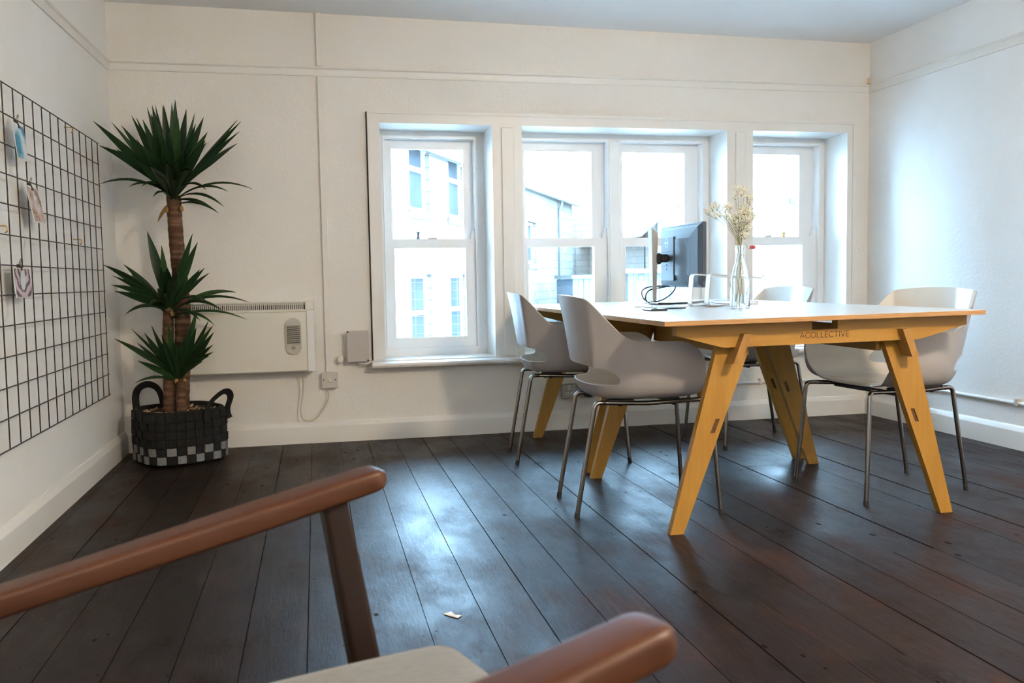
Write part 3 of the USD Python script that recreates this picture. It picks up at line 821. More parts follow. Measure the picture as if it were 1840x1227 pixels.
NB, HB, RB = 64, .262, .198
rows = []
for r, z in ((0, .004), (RB - .01, .004), (RB, .02), (RB + .004, .12), (RB - .002, HB), (RB - .010, HB + .003), (RB - .018, HB), (RB - .018, .20)):
    rows.append([bpt(a, r, z) if r else np.array([0, 0, z]) for a in np.arange(NB) * 2 * math.pi / NB])
v = np.array(rows).reshape(-1, 3)
f = []
for i in range(len(rows) - 1):
    for j in range(NB):
        a, b = i * NB + j, i * NB + (j + 1) % NB
        f += [[a, b, b + NB], [a, b + NB, a + NB]]
obj('liner', trimesh.Trimesh(v, f, process=False), M['felt'], bk, smooth=50)
NC, NR = 30, 6
for rr in range(NR):
    z0 = .012 + rr * (HB - .020) / NR
    z1 = z0 + (HB - .020) / NR
    for c in range(NC):
        a0, a1 = c * 2 * math.pi / NC, (c + 1) * 2 * math.pi / NC
        proud = (rr + c) % 2 == 0
        o = .009 if proud else .005
        pts = []
        for t in np.linspace(a0 + .012, a1 - .012, 4):
            k = o - (.003 if t in (a0 + .012, a1 - .012) else 0)
            for zz in (z0 + .0015, z1 - .0015):
                b = RB + .004 * math.sin(math.pi * zz / HB)
                pts += [bpt(t, b + k, zz), bpt(t, b - .002, zz)]
        m = trimesh.convex.convex_hull(np.array(pts))
        silver = rr in (0, 1) and proud
        q = obj('strap_square', m, M['silver_strap'] if silver else M['felt'], bk)
        if silver:
            tag(q, 'silver strap square')
for ang in (math.radians(140) - ROT, math.radians(-28) - ROT):
    b = bpt(ang, RB + .004, HB)
    tg = bpt(ang + .1, RB, HB) - bpt(ang - .1, RB, HB)
    tg /= np.linalg.norm(tg)
    n = np.array([b[0], b[1], 0]) / np.linalg.norm(b[:2])
    if ang == math.radians(140) - ROT:
        pth_ = [b - tg * .075 + [0, 0, -.06], b - tg * .07 + [0, 0, .02], b - tg * .05 + n * .012 + [0, 0, .085], b + n * .014 + [0, 0, .105], b + tg * .05 + n * .012 + [0, 0, .08], b + tg * .07 + [0, 0, .02], b + tg * .075 + [0, 0, -.06]]
    else:
        pth_ = [b - tg * .075 + [0, 0, -.06], b - tg * .07 + [0, 0, .01], b - tg * .05 + n * .03 + [0, 0, .06], b + n * .045 + [0, 0, .085], b + tg * .05 + n * .03 + [0, 0, .055], b + tg * .07 + [0, 0, .01], b + tg * .075 + [0, 0, -.06]]
    obj('handle', sweep(spline(pth_, 30), rrect(.034, .010, .003, 2), up0=n), M['felt'], bk, smooth=40)
sv, sf = [], []
sm = trimesh.creation.cylinder(radius=.185, height=.03, sections=40)
sm = sm.subdivide().subdivide()
top = sm.vertices[:, 2] > .01
sm.vertices[top, 2] += .014 * meshkit.noise(sm.vertices[top] * 45)
sm.apply_translation((0, .03, .222 - .235))
CHIPS = []
for k in range(46):
    a, r = RND.uniform(0, 6.28), .175 * math.sqrt(RND.random())
    c = cbox((-.011, -.006, -.003), (.011, .006, .003), .002)
    c.apply_transform(trimesh.transformations.euler_matrix(RND.uniform(-.6, .6), RND.uniform(-.6, .6), RND.uniform(0, 6)))
    c.apply_translation((r * math.cos(a), r * math.sin(a) + .03, .013))
    CHIPS.append(c)

yu = thing('yucca', 'tall yucca with bare trunks and dark sword leaves in three tufts', 'plant', (PX, PY - .03, .235))
YO = np.array([PX, PY - .03, .235])
obj('soil', sm, M['soil'], yu, smooth=True)
for c in CHIPS:
    obj('bark_chip', c, M['chip'], yu)


def cane(pts, r0, r1, name='trunk'):
    p = spline([np.array(q) - YO for q in pts], 90)
    n = len(p)
    s = np.linspace(r0, r1, n) * (1 + .025 * np.sin(np.arange(n) * 2.1) + .02 * np.sin(np.arange(n) * 5.3))
    m = sweep(p, circ(1.0, 18), s[:, None])
    nz = meshkit.noise(m.vertices * 70)[:, None]
    return obj(name, m, M['bark'], yu, smooth=True)


cane([(-.677, 4.66, .225), (-.66, 4.66, .50), (-.650, 4.66, .74), (-.662, 4.66, 1.04), (-.668, 4.66, 1.26), (-.668, 4.66, 1.31)], .040, .034)
cane([(-.726, 4.64, .225), (-.722, 4.64, .5), (-.714, 4.65, .74), (-.710, 4.65, .78)], .032, .024)
cane([(-.665, 4.585, .225), (-.662, 4.59, .33), (-.658, 4.59, .40)], .026, .020)
for (x, y, z) in ((-.685, 4.60, .405), (-.645, 4.60, .400), (-.69, 4.61, .735), (-.71, 4.62, .36), (-.63, 4.625, 1.245), (-.70, 4.63, 1.24)):
    q = trimesh.creation.icosphere(2, .010)
    q.vertices *= [1, .8, 1.5]
    q.apply_translation(np.array([x, y, z]) - YO)
    tag(obj('leaf_scar', q, mat('scar', (.30, .17, .04), .8, var=.3, freq=60), yu, smooth=True), 'yellow-brown dried leaf base')


def leaf(base, tip, w, droop, m=None, arch=0.0):
    """A strap leaf: bowed midrib, V section, pointed tip."""
    base, tip = np.array(base) - YO, np.array(tip) - YO
    d = tip - base
    L = np.linalg.norm(d)
    ax = np.array([0, 0, 1.0])
    mid = base + d * .5 + ax * L * droop
    n = 11
    out_v, out_f = [], []
    side = np.cross(d, ax if abs(d[2]) < .97 * L else [0, 1, 0])
    side /= np.linalg.norm(side)
    view = np.array([0.15, -1.0, 0.2])
    s2 = np.cross(d, view)
    s2 /= np.linalg.norm(s2)
    side = side + .9 * s2 * (1 if side @ s2 >= 0 else -1)
    side /= np.linalg.norm(side)
    P = np.array([(1 - t) ** 2 * base + 2 * t * (1 - t) * mid + t * t * tip for t in np.linspace(0, 1, n)])
    T = np.gradient(P, axis=0)
    for i in range(n):
        t = i / (n - 1)
        ww = w * (0.55 + .95 * min(t, .45) / .45 * .47) * (1 if t < .45 else max(0.02, (1 - ((t - .45) / .55) ** 1.6)))
        tt = T[i] / np.linalg.norm(T[i])
        s = side - (side @ tt) * tt
        s /= np.linalg.norm(s)
        nn = np.cross(tt, s)
        out_v += [P[i] - s * ww / 2 + nn * ww * .16, P[i], P[i] + s * ww / 2 + nn * ww * .16]
        if i:
            a = 3 * (i - 1)
            out_f += [[a, a + 1, a + 4], [a, a + 4, a + 3], [a + 1, a + 2, a + 5], [a + 1, a + 5, a + 4]]
    return obj('leaf', solidify(np.array(out_v), np.array(out_f), .0012), m or M['leaf'], yu, smooth=50)


HEADS = {
    'top': ((-.669, 4.655, 1.25), (-.668, 4.655, 1.34), .046, [[-0.642, 4.66, 1.778], [-0.644, 4.56, 1.745], [-0.689, 4.61, 1.741], [-0.743, 4.71, 1.759], [-0.731, 4.54, 1.726], [-0.774, 4.66, 1.738], [-0.605, 4.76, 1.75], [-0.548, 4.61, 1.705], [-0.533, 4.51, 1.637], [-0.828, 4.56, 1.678], [-0.833, 4.71, 1.695], [-0.762, 4.46, 1.644], [-0.855, 4.46, 1.614], [-0.918, 4.56, 1.645], [-0.95, 4.34, 1.611], [-0.925, 4.31, 1.499], [-0.882, 4.46, 1.504], [-0.942, 4.36, 1.333], [-0.824, 4.41, 1.329], [-0.763, 4.36, 1.324], [-0.476, 4.46, 1.591], [-0.474, 4.36, 1.537], [-0.359, 4.74, 1.7], [-0.33, 4.56, 1.661], [-0.405, 4.78, 1.566], [-0.285, 4.56, 1.334], [-0.389, 4.41, 1.308], [-0.481, 4.36, 1.31], [-0.473, 4.56, 1.237], [-0.757, 4.36, 1.514], [-0.609, 4.28, 1.334], [-0.662, 4.31, 1.481], [-0.567, 4.31, 1.483], [-0.533, 4.3, 1.407], [-0.704, 4.26, 1.4], [-0.642, 4.36, 1.589], [-0.583, 4.36, 1.565], [-0.735, 4.78, 1.657], [-0.706, 4.81, 1.704], [-.69, 4.42, 1.62], [-.61, 4.5, 1.66], [-.79, 4.40, 1.45], [-.80, 4.5, 1.56], [-.66, 4.36, 1.55], [-.72, 4.48, 1.68]]),
    'mid': ((-.716, 4.645, .70), (-.708, 4.65, .79), .046, [[-0.79, 4.61, 1.136], [-0.719, 4.56, 1.067], [-0.568, 4.51, 1.119], [-0.944, 4.36, 0.972], [-0.913, 4.66, 0.978], [-0.911, 4.41, 0.942], [-0.906, 4.36, 0.921], [-0.913, 4.36, 0.878], [-0.898, 4.36, 0.85], [-0.847, 4.31, 0.744], [-0.861, 4.56, 0.927], [-0.548, 4.56, 0.947], [-0.542, 4.71, 0.957], [-0.388, 4.61, 0.833], [-0.32, 4.56, 0.78], [-0.501, 4.41, 0.792], [-0.43, 4.36, 0.748], [-0.763, 4.36, 0.768], [-0.668, 4.36, 0.956], [-0.618, 4.31, 0.929], [-.72, 4.40, .86]]),
    'low': ((-.678, 4.60, .39), (-.672, 4.60, .44), .040, [[-0.566, 4.56, 0.763], [-0.781, 4.56, 0.682], [-0.872, 4.56, 0.666], [-0.93, 4.46, 0.628], [-0.832, 4.46, 0.52], [-0.743, 4.41, 0.631], [-0.522, 4.61, 0.698], [-0.491, 4.51, 0.677], [-0.556, 4.41, 0.673], [-0.489, 4.46, 0.586], [-0.483, 4.41, 0.555], [-0.665, 4.41, 0.618], [-0.498, 4.36, 0.538], [-0.705, 4.36, 0.648], [-0.595, 4.36, 0.645], [-.69, 4.45, .70]])}
for hn, (b0, b1, w, tips) in HEADS.items():
    b0, b1 = np.array(b0), np.array(b1)
    extra = [[t[0] + RND.uniform(-.05, .05), t[1] + RND.uniform(-.05, .05), t[2] - RND.uniform(.0, .12)] for t in tips if RND.random() < .6 and t[0] > -.88]
    for k, t in enumerate(tips + extra):
        up_ = t[2] - b1[2]
        base = b0 + (b1 - b0) * np.clip(.5 + up_ * 1.6 + RND.uniform(-.25, .25), 0, 1.15)
        d = np.array(t) - base
        base = base + np.array([d[0], d[1], 0]) / (np.linalg.norm(d[:2]) + .05) * .02
        droop = .03 if up_ > .2 else .10 if up_ > .05 else .26
        leaf(base, t, w * RND.uniform(.62, 1.08) * (0.6 if up_ < .02 else 1), droop + RND.uniform(-.03, .05))
tag(leaf((-.70, 4.63, 1.26), (-.732, 4.56, 1.176), .018, .05, M['leaf_dead']), 'dry brown hanging leaf')

# ------------------------------------------------------------------ desks
def tilt(m):
    m = m.copy()
    m.vertices[:, 2] += (m.vertices[:, 0] - 1.69) * .0085
    return m


XC = 1.698


def leg_poly(s):
    """Tapered ply leg in the xz plane, s = -1 left, +1 right."""
    p = [(.550, .0), (.501, .0), (.249, .655), (.249, .70), (.374, .70), (.376, .645), (.388, .60)]
    q = Polygon([(XC + s * a, b) for a, b in p])
    return q if q.exterior.is_ccw else Polygon(list(q.exterior.coords)[::-1])


def slanted(cx, cz_, w, hgt, slope):
    return Polygon([(cx - w / 2 - slope * hgt / 2, cz_ - hgt / 2), (cx + w / 2 - slope * hgt / 2, cz_ - hgt / 2), (cx + w / 2 + slope * hgt / 2, cz_ + hgt / 2), (cx - w / 2 + slope * hgt / 2, cz_ + hgt / 2)])


def trestle(t, y, front, notch=True, fy=-1):
    """Two legs, a beam and its pegs; y is the front face of the legs."""
    for s in (-1, 1):
        hole = slanted(XC + s * .386, .366, .016, .048, -s * .42)
        lg = obj('leg', prism(leg_poly(s).difference(hole), .028, 'xz', y), M['birch_z'], t)
        obj('tenon', prism(hole.buffer(-.0006), .030, 'xz', y + .004), M['walnut'], lg)
        pg = slanted(XC + s * .318, .632, .028, .098, -s * .40)
        pm = prism(pg, .060, 'xz', y - .066)
        obj('peg', pm, M['oak'], lg)
    bp = Polygon([(1.157, .684), (1.325, .638), (2.071, .638), (2.262, .684), (2.262, .7198), (1.157, .7198)])
    if notch:
        bp = bp.difference(sbox(1.652, .6865, 1.750, .73))
    b = obj('beam', tilt(prism(bp, .036, 'xz', y - .0365)), M['birch'], t)
    return b


def desk(label, y0, y1, ty, dz, gapx=1.622, dy=.008):
    t = thing('work_table', label, 'table', (0, 0, 0), group='plywood work tables')
    beams = [trestle(t, y, i == 0) for i, y in enumerate(ty)]
    for s in (-1, 1):
        obj('side_rail', cbox((XC + s * .257 - .011, ty[0] + .030, .600), (XC + s * .257 + .011, ty[1] - .026, .685), .001), M['birch_y'], t)
    for i, (xa, xb) in enumerate(((1.088, gapx - .0005), (gapx + .0005, 2.290))):
        ya = y0 - (dy if i == 0 else 0)
        pm = tilt(cbox((xa, ya, .7202 + dz), (xb, y1, .7352 + dz), .0008))
        p = obj('top_panel', pm, M['ply'], t)
        obj('laminate', tilt(cbox((xa, ya, .7355 + dz), (xb, y1, .7368 + dz), .0004)), M['laminate'], p)
    return t, beams


d1, beams1 = desk('nearer plywood table with white top, engraved beam and splayed legs', 2.685, 3.726, (2.781, 3.670), 0.0)
d2, _ = desk('farther plywood table with white top, standing against the nearer one by the windows', 3.738, 4.795, (3.790, 4.715), .0005, 1.640, .0)


# stencil lettering cut in the beam, with small bridges
def letters(text, hgt, adv):
    P = {'A': ([[(0, 0), (.40, 1)], [(.40, 1), (.80, 0)], [(.18, .34), (.62, .34)]], .80), 'C': ('arc', .80), 'O': ('circle', .95), 'L': ([[(0, 0), (0, 1)], [(0, 0), (.5, 0)]], .52),
         'E': ([[(0, 0), (0, 1)], [(0, 0), (.55, 0)], [(0, .5), (.5, .5)], [(0, 1), (.55, 1)]], .56), 'T': ([[(.35, 0), (.35, 1)], [(0, 1), (.7, 1)]], .70), 'I': ([[(.05, 0), (.05, 1)]], .10), 'V': ([[(0, 1), (.38, 0)], [(.38, 0), (.76, 1)]], .76)}
    from shapely.geometry import LineString
    out, x = [], 0
    for c in text:
        g, w = P[c]
        if g == 'arc':
            g = LineString([(.48 + .5 * math.cos(a), .5 + .5 * math.sin(a)) for a in np.linspace(.75, 2 * math.pi - .75, 24)]).buffer(.065, cap_style=2)
        elif g == 'circle':
            g = Point(.48, .5).buffer(.56, 20).difference(Point(.48, .5).buffer(.43, 20))
        else:
            g = unary_union([LineString(s).buffer(.065, cap_style=2) for s in g])
        g = g.difference(sbox(-.2, .60, 1.2, .70)) if c in 'AOCETIV' else g.difference(sbox(-.2, .30, 1.2, .38))
        out.append((g, x))
        x += w + adv
    return out, x


LT, LW = letters('ACOLLECTIVE', 1, .30)
sc = .185 / (LW - .30)
from shapely import affinity
for g, x in LT:
    g = affinity.scale(g, sc, .0185, origin=(0, 0))
    g = affinity.translate(g, 1.608 + x * sc, .6595)
    ms = [prism(q, -.0009, 'xz', 2.7445) for q in getattr(g, 'geoms', [g]) if q.area > 1e-8]
    obj('engraved_letter', tilt(cat(*ms)), M['engrave'], beams1[0])

# ------------------------------------------------------------------ tub chairs
def chair_shell():
    from scipy.interpolate import PchipInterpolator as PI_
    T = np.array([  # angle, rim x, y, z, base x, y
        (0, .165, 0, .432, .09, 0), (22, .166, .10, .434, .09, .06), (40, .170, .185, .452, .09, .11), (52, .182, .243, .505, .085, .150), (60, .178, .270, .565, .075, .172), (68, .145, .282, .622, .055, .185), (78, .085, .288, .648, .03, .195),
        (92, .0, .288, .650, 0, .200), (108, -.07, .282, .652, -.05, .200), (122, -.115, .272, .668, -.09, .190), (134, -.158, .258, .710, -.12, .175), (146, -.215, .234, .775, -.15, .150), (151, -.240, .219, .800, -.158, .136), (156, -.252, .180, .806, -.166, .11), (168, -.272, .095, .812, -.178, .055), (180, -.280, 0, .814, -.182, 0)])
    A = np.linspace(0, 180, 91)
    cols = [PI_(T[:, 0], T[:, k])(A) for k in range(1, 6)]
    full = np.r_[A, 360 - A[1:-1][::-1]]
    rx, ry, rz, bx, by = [np.r_[c, (c[1:-1][::-1] * (-1 if i in (1, 4) else 1))] for i, c in enumerate(cols)]
    n, S = len(full), 40
    v = np.zeros((S + 1, n, 3))
    par = np.zeros((S + 1, n))
    SEAT = .446
    for j in range(n):
        back = max(0, -math.cos(math.radians(full[j])))
        c = np.array([-.02, 0, SEAT - .012])
        b = np.array([bx[j], by[j], SEAT])
        r = np.array([rx[j], ry[j], rz[j]])
        out = r - b
        out[2] = 0
        o = out / (np.linalg.norm(out) + 1e-9)
        wall = rz[j] > .47
        hgt = rz[j] - SEAT
        k1 = b + o * np.linalg.norm(out) * (.95 - .45 * back) if wall else b + out * .5
        lo = r.copy()
        lo[2] = SEAT + hgt * .35
        lo -= o * (.062 * back + .0)
        for i in range(S + 1):
            t = i / S
            if t < .35:
                q = t / .35
                p = c + (b - c) * q
                p[2] = SEAT - .012 * (1 - q * q) - .004 * q
            else:
                q = (t - .35) / .65
                st = b.copy()
                st[2] = SEAT - .004
                p = (1 - q) ** 3 * st + 3 * q * (1 - q) ** 2 * k1 + 3 * q * q * (1 - q) * lo + q ** 3 * r
            v[i, j] = p
            par[i, j] = full[j]
    # slight outward lip at the very top
    V = v.reshape(-1, 3)
    f = []
    for i in range(S):
        for j in range(n):
            a, b2 = i * n + j, i * n + (j + 1) % n
            f += [[a, b2, b2 + n], [a, b2 + n, a + n]]
    f = np.array(f)
    f = f[(V[f[:, 0]] != V[f[:, 1]]).any(1)]
    ang = np.abs(par.reshape(-1) - 180)
    zz = V[:, 2]
    zc = .524 - .022 * np.clip((ang - 20) / 40, 0, 1) ** 2
    hh = .036 - .006 * np.clip((ang - 20) / 40, 0, 1)
    g = np.abs(ang / 53) ** 4.0 + np.abs((zz - zc) / hh) ** 2.6 - 1
    g[(ang > 70) | (zz < .47)] = 1
    V2, f2 = clip_tris(V, f, g)
    # drop degenerate centre fan
    ar = np.linalg.norm(np.cross(V2[f2[:, 1]] - V2[f2[:, 0]], V2[f2[:, 2]] - V2[f2[:, 0]]), axis=1)
    f2 = f2[ar > 1e-12]
    m = trimesh.Trimesh(V2, f2, process=False)
    m.merge_vertices()
    m.update_faces(m.nondegenerate_faces())
    if (m.face_normals[:, 2] * m.area_faces).sum() < 0:
        m.invert()
    V3, F3 = np.array(m.vertices), np.array(m.faces)
    return solidify(V3, F3, .0042, .0021), solidify(V3, F3, .0021)


def make_chair(label, loc, rz):
    t = thing('tub_chair', label, 'chair', loc, rz, group='grey tub chairs around the tables')
    outer, inner = chair_shell()
    obj('shell', outer, M['shell'], t, smooth=50)
    tag(obj('lining', inner, M['lining'], t, smooth=50), 'glossy off-white inner face')
    R = .0088
    for s in (-1, 1):
        rb, ff = (-.268, s * .163), (.262, s * .216)
        rail_ = obj('seat_rail', tube([(-.155, s * .152, .419), (.0, s * .165, .414), (.19, s * .186, .424)], R, 12), M['chrome'], t, smooth=True)
        for name, a, b in (('leg', rb, (-.155, s * .152)), ('leg', ff, (.19, s * .186))):
            ztop = .419 if b[0] < 0 else .424
            c = np.array([b[0], b[1], ztop])
            sgn = -1 if b[0] < 0 else 1
            path = fillet([(a[0], a[1], .008), (b[0] + sgn * .040, b[1] + s * .006, ztop + .001), tuple(c)], .055, 8)
            lg = obj(name, sweep(path, circ(R, 12)), M['chrome'], t, smooth=True)
            d = path[1] - path[0]
            d /= np.linalg.norm(d)
            obj('foot_cap', sweep([path[0] - d * .008, path[0] + d * .012], circ(R + .0012, 12)), M['black'], lg, smooth=40)
        obj('mount', cbox((-.145, s * .150 - .014, .421), (-.05, s * .150 + .014, .432), .003), M['black'], t)
        obj('mount', cbox((.06, s * .165 - .014, .420), (.12, s * .165 + .014, .434), .003), M['black'], t)
        obj('bolt', lathe([(0, 0), (.009, 0), (.009, .010), (.006, .014), (0, .014)], 10, (-.125, s * .135, .404)), M['chrome'], t)
    obj('cross_bar', tube([(-.10, -.155, .412), (-.10, .155, .412)], R, 10), M['black'], t, smooth=True)
    obj('cross_bar', tube([(.10, -.172, .412), (.10, .172, .412)], R, 10), M['black'], t, smooth=True)
    return t


ch = make_chair('grey plastic tub chair on chrome legs, nearest on the left of the tables', (1.186, 3.222, 0), -3.8)
dup(ch, 'grey plastic tub chair behind the nearest one, left of the tables', (1.190, 4.195, 0), -6.0)
dup(ch, 'grey plastic tub chair on the right of the tables, seen from its open front', (2.245, 3.190, 0), 185.8)
dup(ch, 'grey plastic tub chair mostly hidden at the far right of the tables', (2.235, 4.335, 0), 184.0)

# ------------------------------------------------------------------ things on the tables
ZT = .7375 + .0006


def on(x):
    return .7368 + (x - 1.69) * .0085


bo = np.array([1.752, 3.475])
zb = on(bo[0])
bt = thing('bottle', 'clear glass milk bottle with water, used as a vase on the table', 'bottle', (bo[0], bo[1], zb))
pr = [(0, 0), (.036, 0), (.0395, .004), (.0405, .012), (.0405, .105), (.039, .125), (.032, .160), (.0235, .190), (.0190, .212), (.0180, .232), (.0205, .240), (.0215, .255), (.0200, .265),
      (.0165, .265), (.0160, .255), (.0155, .232), (.0165, .212), (.0210, .190), (.0295, .160), (.0365, .125), (.0380, .105), (.0380, .014), (.034, .008), (0, .008)]
obj('glass', lathe(pr, 40), M['clear_glass'], bt, smooth=35)
obj('water', lathe([(0, .0085), (.0335, .0085), (.0376, .0145), (.0376, .058), (0, .058)], 40), M['water'], bt, smooth=35)

rg = random.Random(21)


def spray(label, stems, tops, n_f, col, rad):
    """Fine branching stems ending in tiny blossoms (too many to count)."""
    t = thing('dried_flower', label, 'flower', (bo[0], bo[1], zb), group='dried flowers in the bottle')
    tubes, buds, buds2 = [], [], []
    ico = trimesh.creation.icosphere(0, 1.0)
    base = np.array(stems)
    neck = np.array([base[0] * -.5, base[1], .262])
    tubes.append(sweep(spline([base, (base + neck) / 2 + [.004, 0, 0], neck], 14), circ(.0013, 5)))
    for top in tops:
        top = np.array(top)
        fork = neck + (top - neck) * .5 + [0, 0, .012]
        tubes.append(sweep(spline([neck - [0, 0, .004], fork, top - [0, 0, .016]], 16), circ(.0009, 5)))
        for k in range(n_f):
            d = np.array([rg.gauss(0, 1), rg.gauss(0, 1), rg.gauss(0, 1)])
            d *= rg.uniform(.55, 1.5) / np.linalg.norm(d)
            p = top + d * np.array(rad)
            if k % 4 == 0:
                src = top - [0, 0, .02] + d * .1 * np.array(rad)
                tubes.append(sweep(np.array([src, (src + p) / 2 + [0, 0, -.003], p]), circ(.00035, 3), caps=False))
            b = ico.copy()
            b.vertices *= rg.uniform(.0016, .0038) * np.array([1, 1, .8])
            b.apply_translation(p)
            (buds2 if rg.random() < .10 else buds).append(b)
    tag(obj('stem', cat(*tubes), M['stem'], t, smooth=True), kind='stuff')
    tag(obj('blossom', cat(*buds), col, t), kind='stuff')
    if buds2:
        tag(obj('faded_blossom', cat(*buds2), M['blossom_pink'], t), kind='stuff')


spray('broad cream spray of dried flowers in the middle of the bottle', (.014, .004, .02), [(.012, 0, .405), (.042, .01, .41), (-.012, -.01, .395), (.02, -.02, .37), (.03, .0, .34), (.0, .01, .345), (.055, 0, .39), (.02, .012, .425), (-.02, .01, .37), (.015, -.01, .31)], 110, M['blossom'], (.017, .017, .013))
spray('tall loose spray of dried flowers standing highest in the bottle', (-.006, -.006, .015), [(-.012, .0, .505), (.022, .01, .50), (.035, .0, .475), (.006, 0, .49), (-.02, 0, .475), (.045, 0, .455)], 60, M['blossom'], (.015, .015, .011))
spray('drooping spray of dried flowers reaching left towards the monitor', (-.012, .004, .03), [(-.148, -.005, .41), (-.130, -.01, .425), (-.105, .0, .43), (-.085, .01, .40), (-.06, 0, .385), (-.05, .0, .43), (-.11, 0, .395), (-.07, .0, .42)], 60, M['blossom'], (.017, .014, .011))
pk = thing('pink_flower', 'small pink flower bent out of the bottle neck on the right', 'flower', (bo[0], bo[1], zb))
obj('stem', sweep(spline([(.004, 0, .05), (.010, 0, .20), (.018, 0, .232), (.022, -.006, .272), (.035, -.01, .248), (.046, -.01, .256)], 24), circ(.0009, 5)), M['stem'], pk, smooth=True)
for k in range(7):
    q = trimesh.creation.icosphere(1, .0075)
    q.vertices *= [.8, .45, 1.0]
    a = k * .9
    q.apply_transform(trimesh.transformations.rotation_matrix(a, [0, 0, 1]))
    q.apply_translation((.054 + .007 * math.cos(a), -.01 + .007 * math.sin(a), .256))
    obj('petal', q, M['pink'], pk, smooth=True)

# monitor seen from behind, its screen turned to the right
mo = thing('monitor', 'black computer monitor seen from behind on a silver stand', 'monitor', (0, 0, 0))
Rm, Lm = np.array([1.757, 3.855]), np.array([1.772, 4.385])
zb2, zt2 = .822, 1.128
dx = (Lm - Rm)
wM = np.linalg.norm(dx)
ex = np.array([*(dx / wM), 0])            # along the panel, away from us
ey = np.array([-ex[1], ex[0], 0])         # back side, towards -x
ez = np.array([0, 0, 1.0])
Fm = frame(np.array([*((Rm + Lm) / 2), zb2]), ex, ey, ez)
hM = zt2 - zb2


def mon(m):
    return xf(m, Fm)


obj('panel', mon(cbox((-wM / 2, -.020, 0), (wM / 2, .004, hM), .004)), M['monitor_back'], mo)
bl = []
for (a, b, c, d, y) in ((-wM / 2 + .004, wM / 2 - .004, .006, hM - .006, .003), (-wM / 2 + .022, wM / 2 - .022, .02, hM - .02, .016), (-wM / 2 + .10, wM / 2 - .10, .06, hM - .07, .029)):
    bl += [(a, y, c), (b, y, c), (b, y, d), (a, y, d)]
obj('back_shell', mon(trimesh.convex.convex_hull(np.array(bl))), M['monitor_back'], mo)
obj('screen', mon(cbox((-wM / 2 + .012, -.0212, .014), (wM / 2 - .012, -.0198, hM - .012))), M['slate'], mo)
bz = []
obj('column_housing', mon(cbox((.02, .026, .03), (.19, .0335, hM - .055), .003)), M['monitor_back'], mo)
for z in (.105, .175):
    obj('seam', mon(cbox((.02, 0.0330, z), (.19, 0.0343, z + .0016))), M['monitor_line'], mo)
for z in (.090, .112):
    obj('screw', mon(xf(lathe([(0, 0), (.005, 0), (.004, .002), (0, .002)], 12), frame((.115, .0335, z), (1, 0, 0), (0, 0, -1), (0, 1, 0)))), M['black'], mo)
lg = thing('logo', parent=mo)
ringp = Point(0, 0).buffer(.022, 24).difference(Point(0, 0).buffer(.0195, 24))
lm = trimesh.creation.extrude_polygon(ringp, .0012, engine='earcut')
LF = frame((.115, .033, .222), (-1, 0, 0), (0, 0, 1), (0, 1, 0))
obj('ring', mon(xf(lm, LF)), M['logo'], lg)
tx = meshkit.text_mesh('DELL', .011, .0012)
tx.apply_translation(-tx.bounds.mean(0))
tx.vertices[:, 2] += .0006
obj('lettering', mon(xf(tx, LF)), M['logo'], lg)
obj('mount_arm', mon(cat(cbox((.07, .036, .125), (.13, .085, .165), .008), cbox((.06, .075, .115), (.14, .100, .172), .01))), M['black'], mo)
# column: a tall tapering silver bar behind the panel
cq = np.array([[.082, .100, -.077], [.128, .100, -.077], [.128, .118, -.077], [.082, .118, -.077], [.078, .092, .27], [.132, .092, .27], [.132, .126, .30], [.078, .126, .30]])
obj('stand_column', mon(trimesh.convex.convex_hull(cq)), M['silver'], mo)
obj('base_plate', mon(cbox((-.02, -.06, -.0845 + .003), (.22, .13, -.074), .004)), M['slate'], mo)
for k, pts in enumerate(([(.12, .03, .006), (.10, .10, -.005), (.09, .150, -.03), (.10, .150, -.06), (.105, .125, -.075)], [(.09, .03, .004), (.11, .13, .002), (.13, .160, -.02), (.12, .150, -.06), (.11, .13, -.074)],
                         [(.0, .03, .006), (-.02, .05, -.02), (.02, .07, -.05), (.07, .10, -.07), (.10, .125, -.073)])):
    obj('cable', mon(sweep(spline(pts, 26), circ(.0034, 8))), M['black'], mo, smooth=True)

# laptop stand of bent white strip
st = thing('laptop_stand', 'white bent metal laptop stand beside the monitor', 'laptop stand', (0, 0, 0))
for i, (bx, by) in enumerate(((1.672, 3.800), (1.716, 3.715))):
    zt_ = on(bx) + .0022
    P = [(bx + .115, by + .020, zt_ + .0025), (bx - .006, by - .002, zt_ + .0025), (bx + .006, by, .884), (bx + .29, by + .058, .862), (bx + .30, by + .06, .878)]
    P = [tuple(p) for p in P]
    ar = obj('strip', sweep(fillet(P[:4], .018, 6), rrect(.034, .0055, .002, 2), up0=(0, 0, 1)), M['alu'], st, smooth=40)
    obj('end_stop', sweep(fillet([P[3], P[4]], .004), rrect(.034, .0055, .002, 2), up0=(1, 0, 0)), M['alu'], st)
    obj('rubber_foot', cbox((bx + .02, by - .008, zt_ - .0008), (bx + .085, by + .026, zt_ + .0012), .0005), M['rubber'], st)

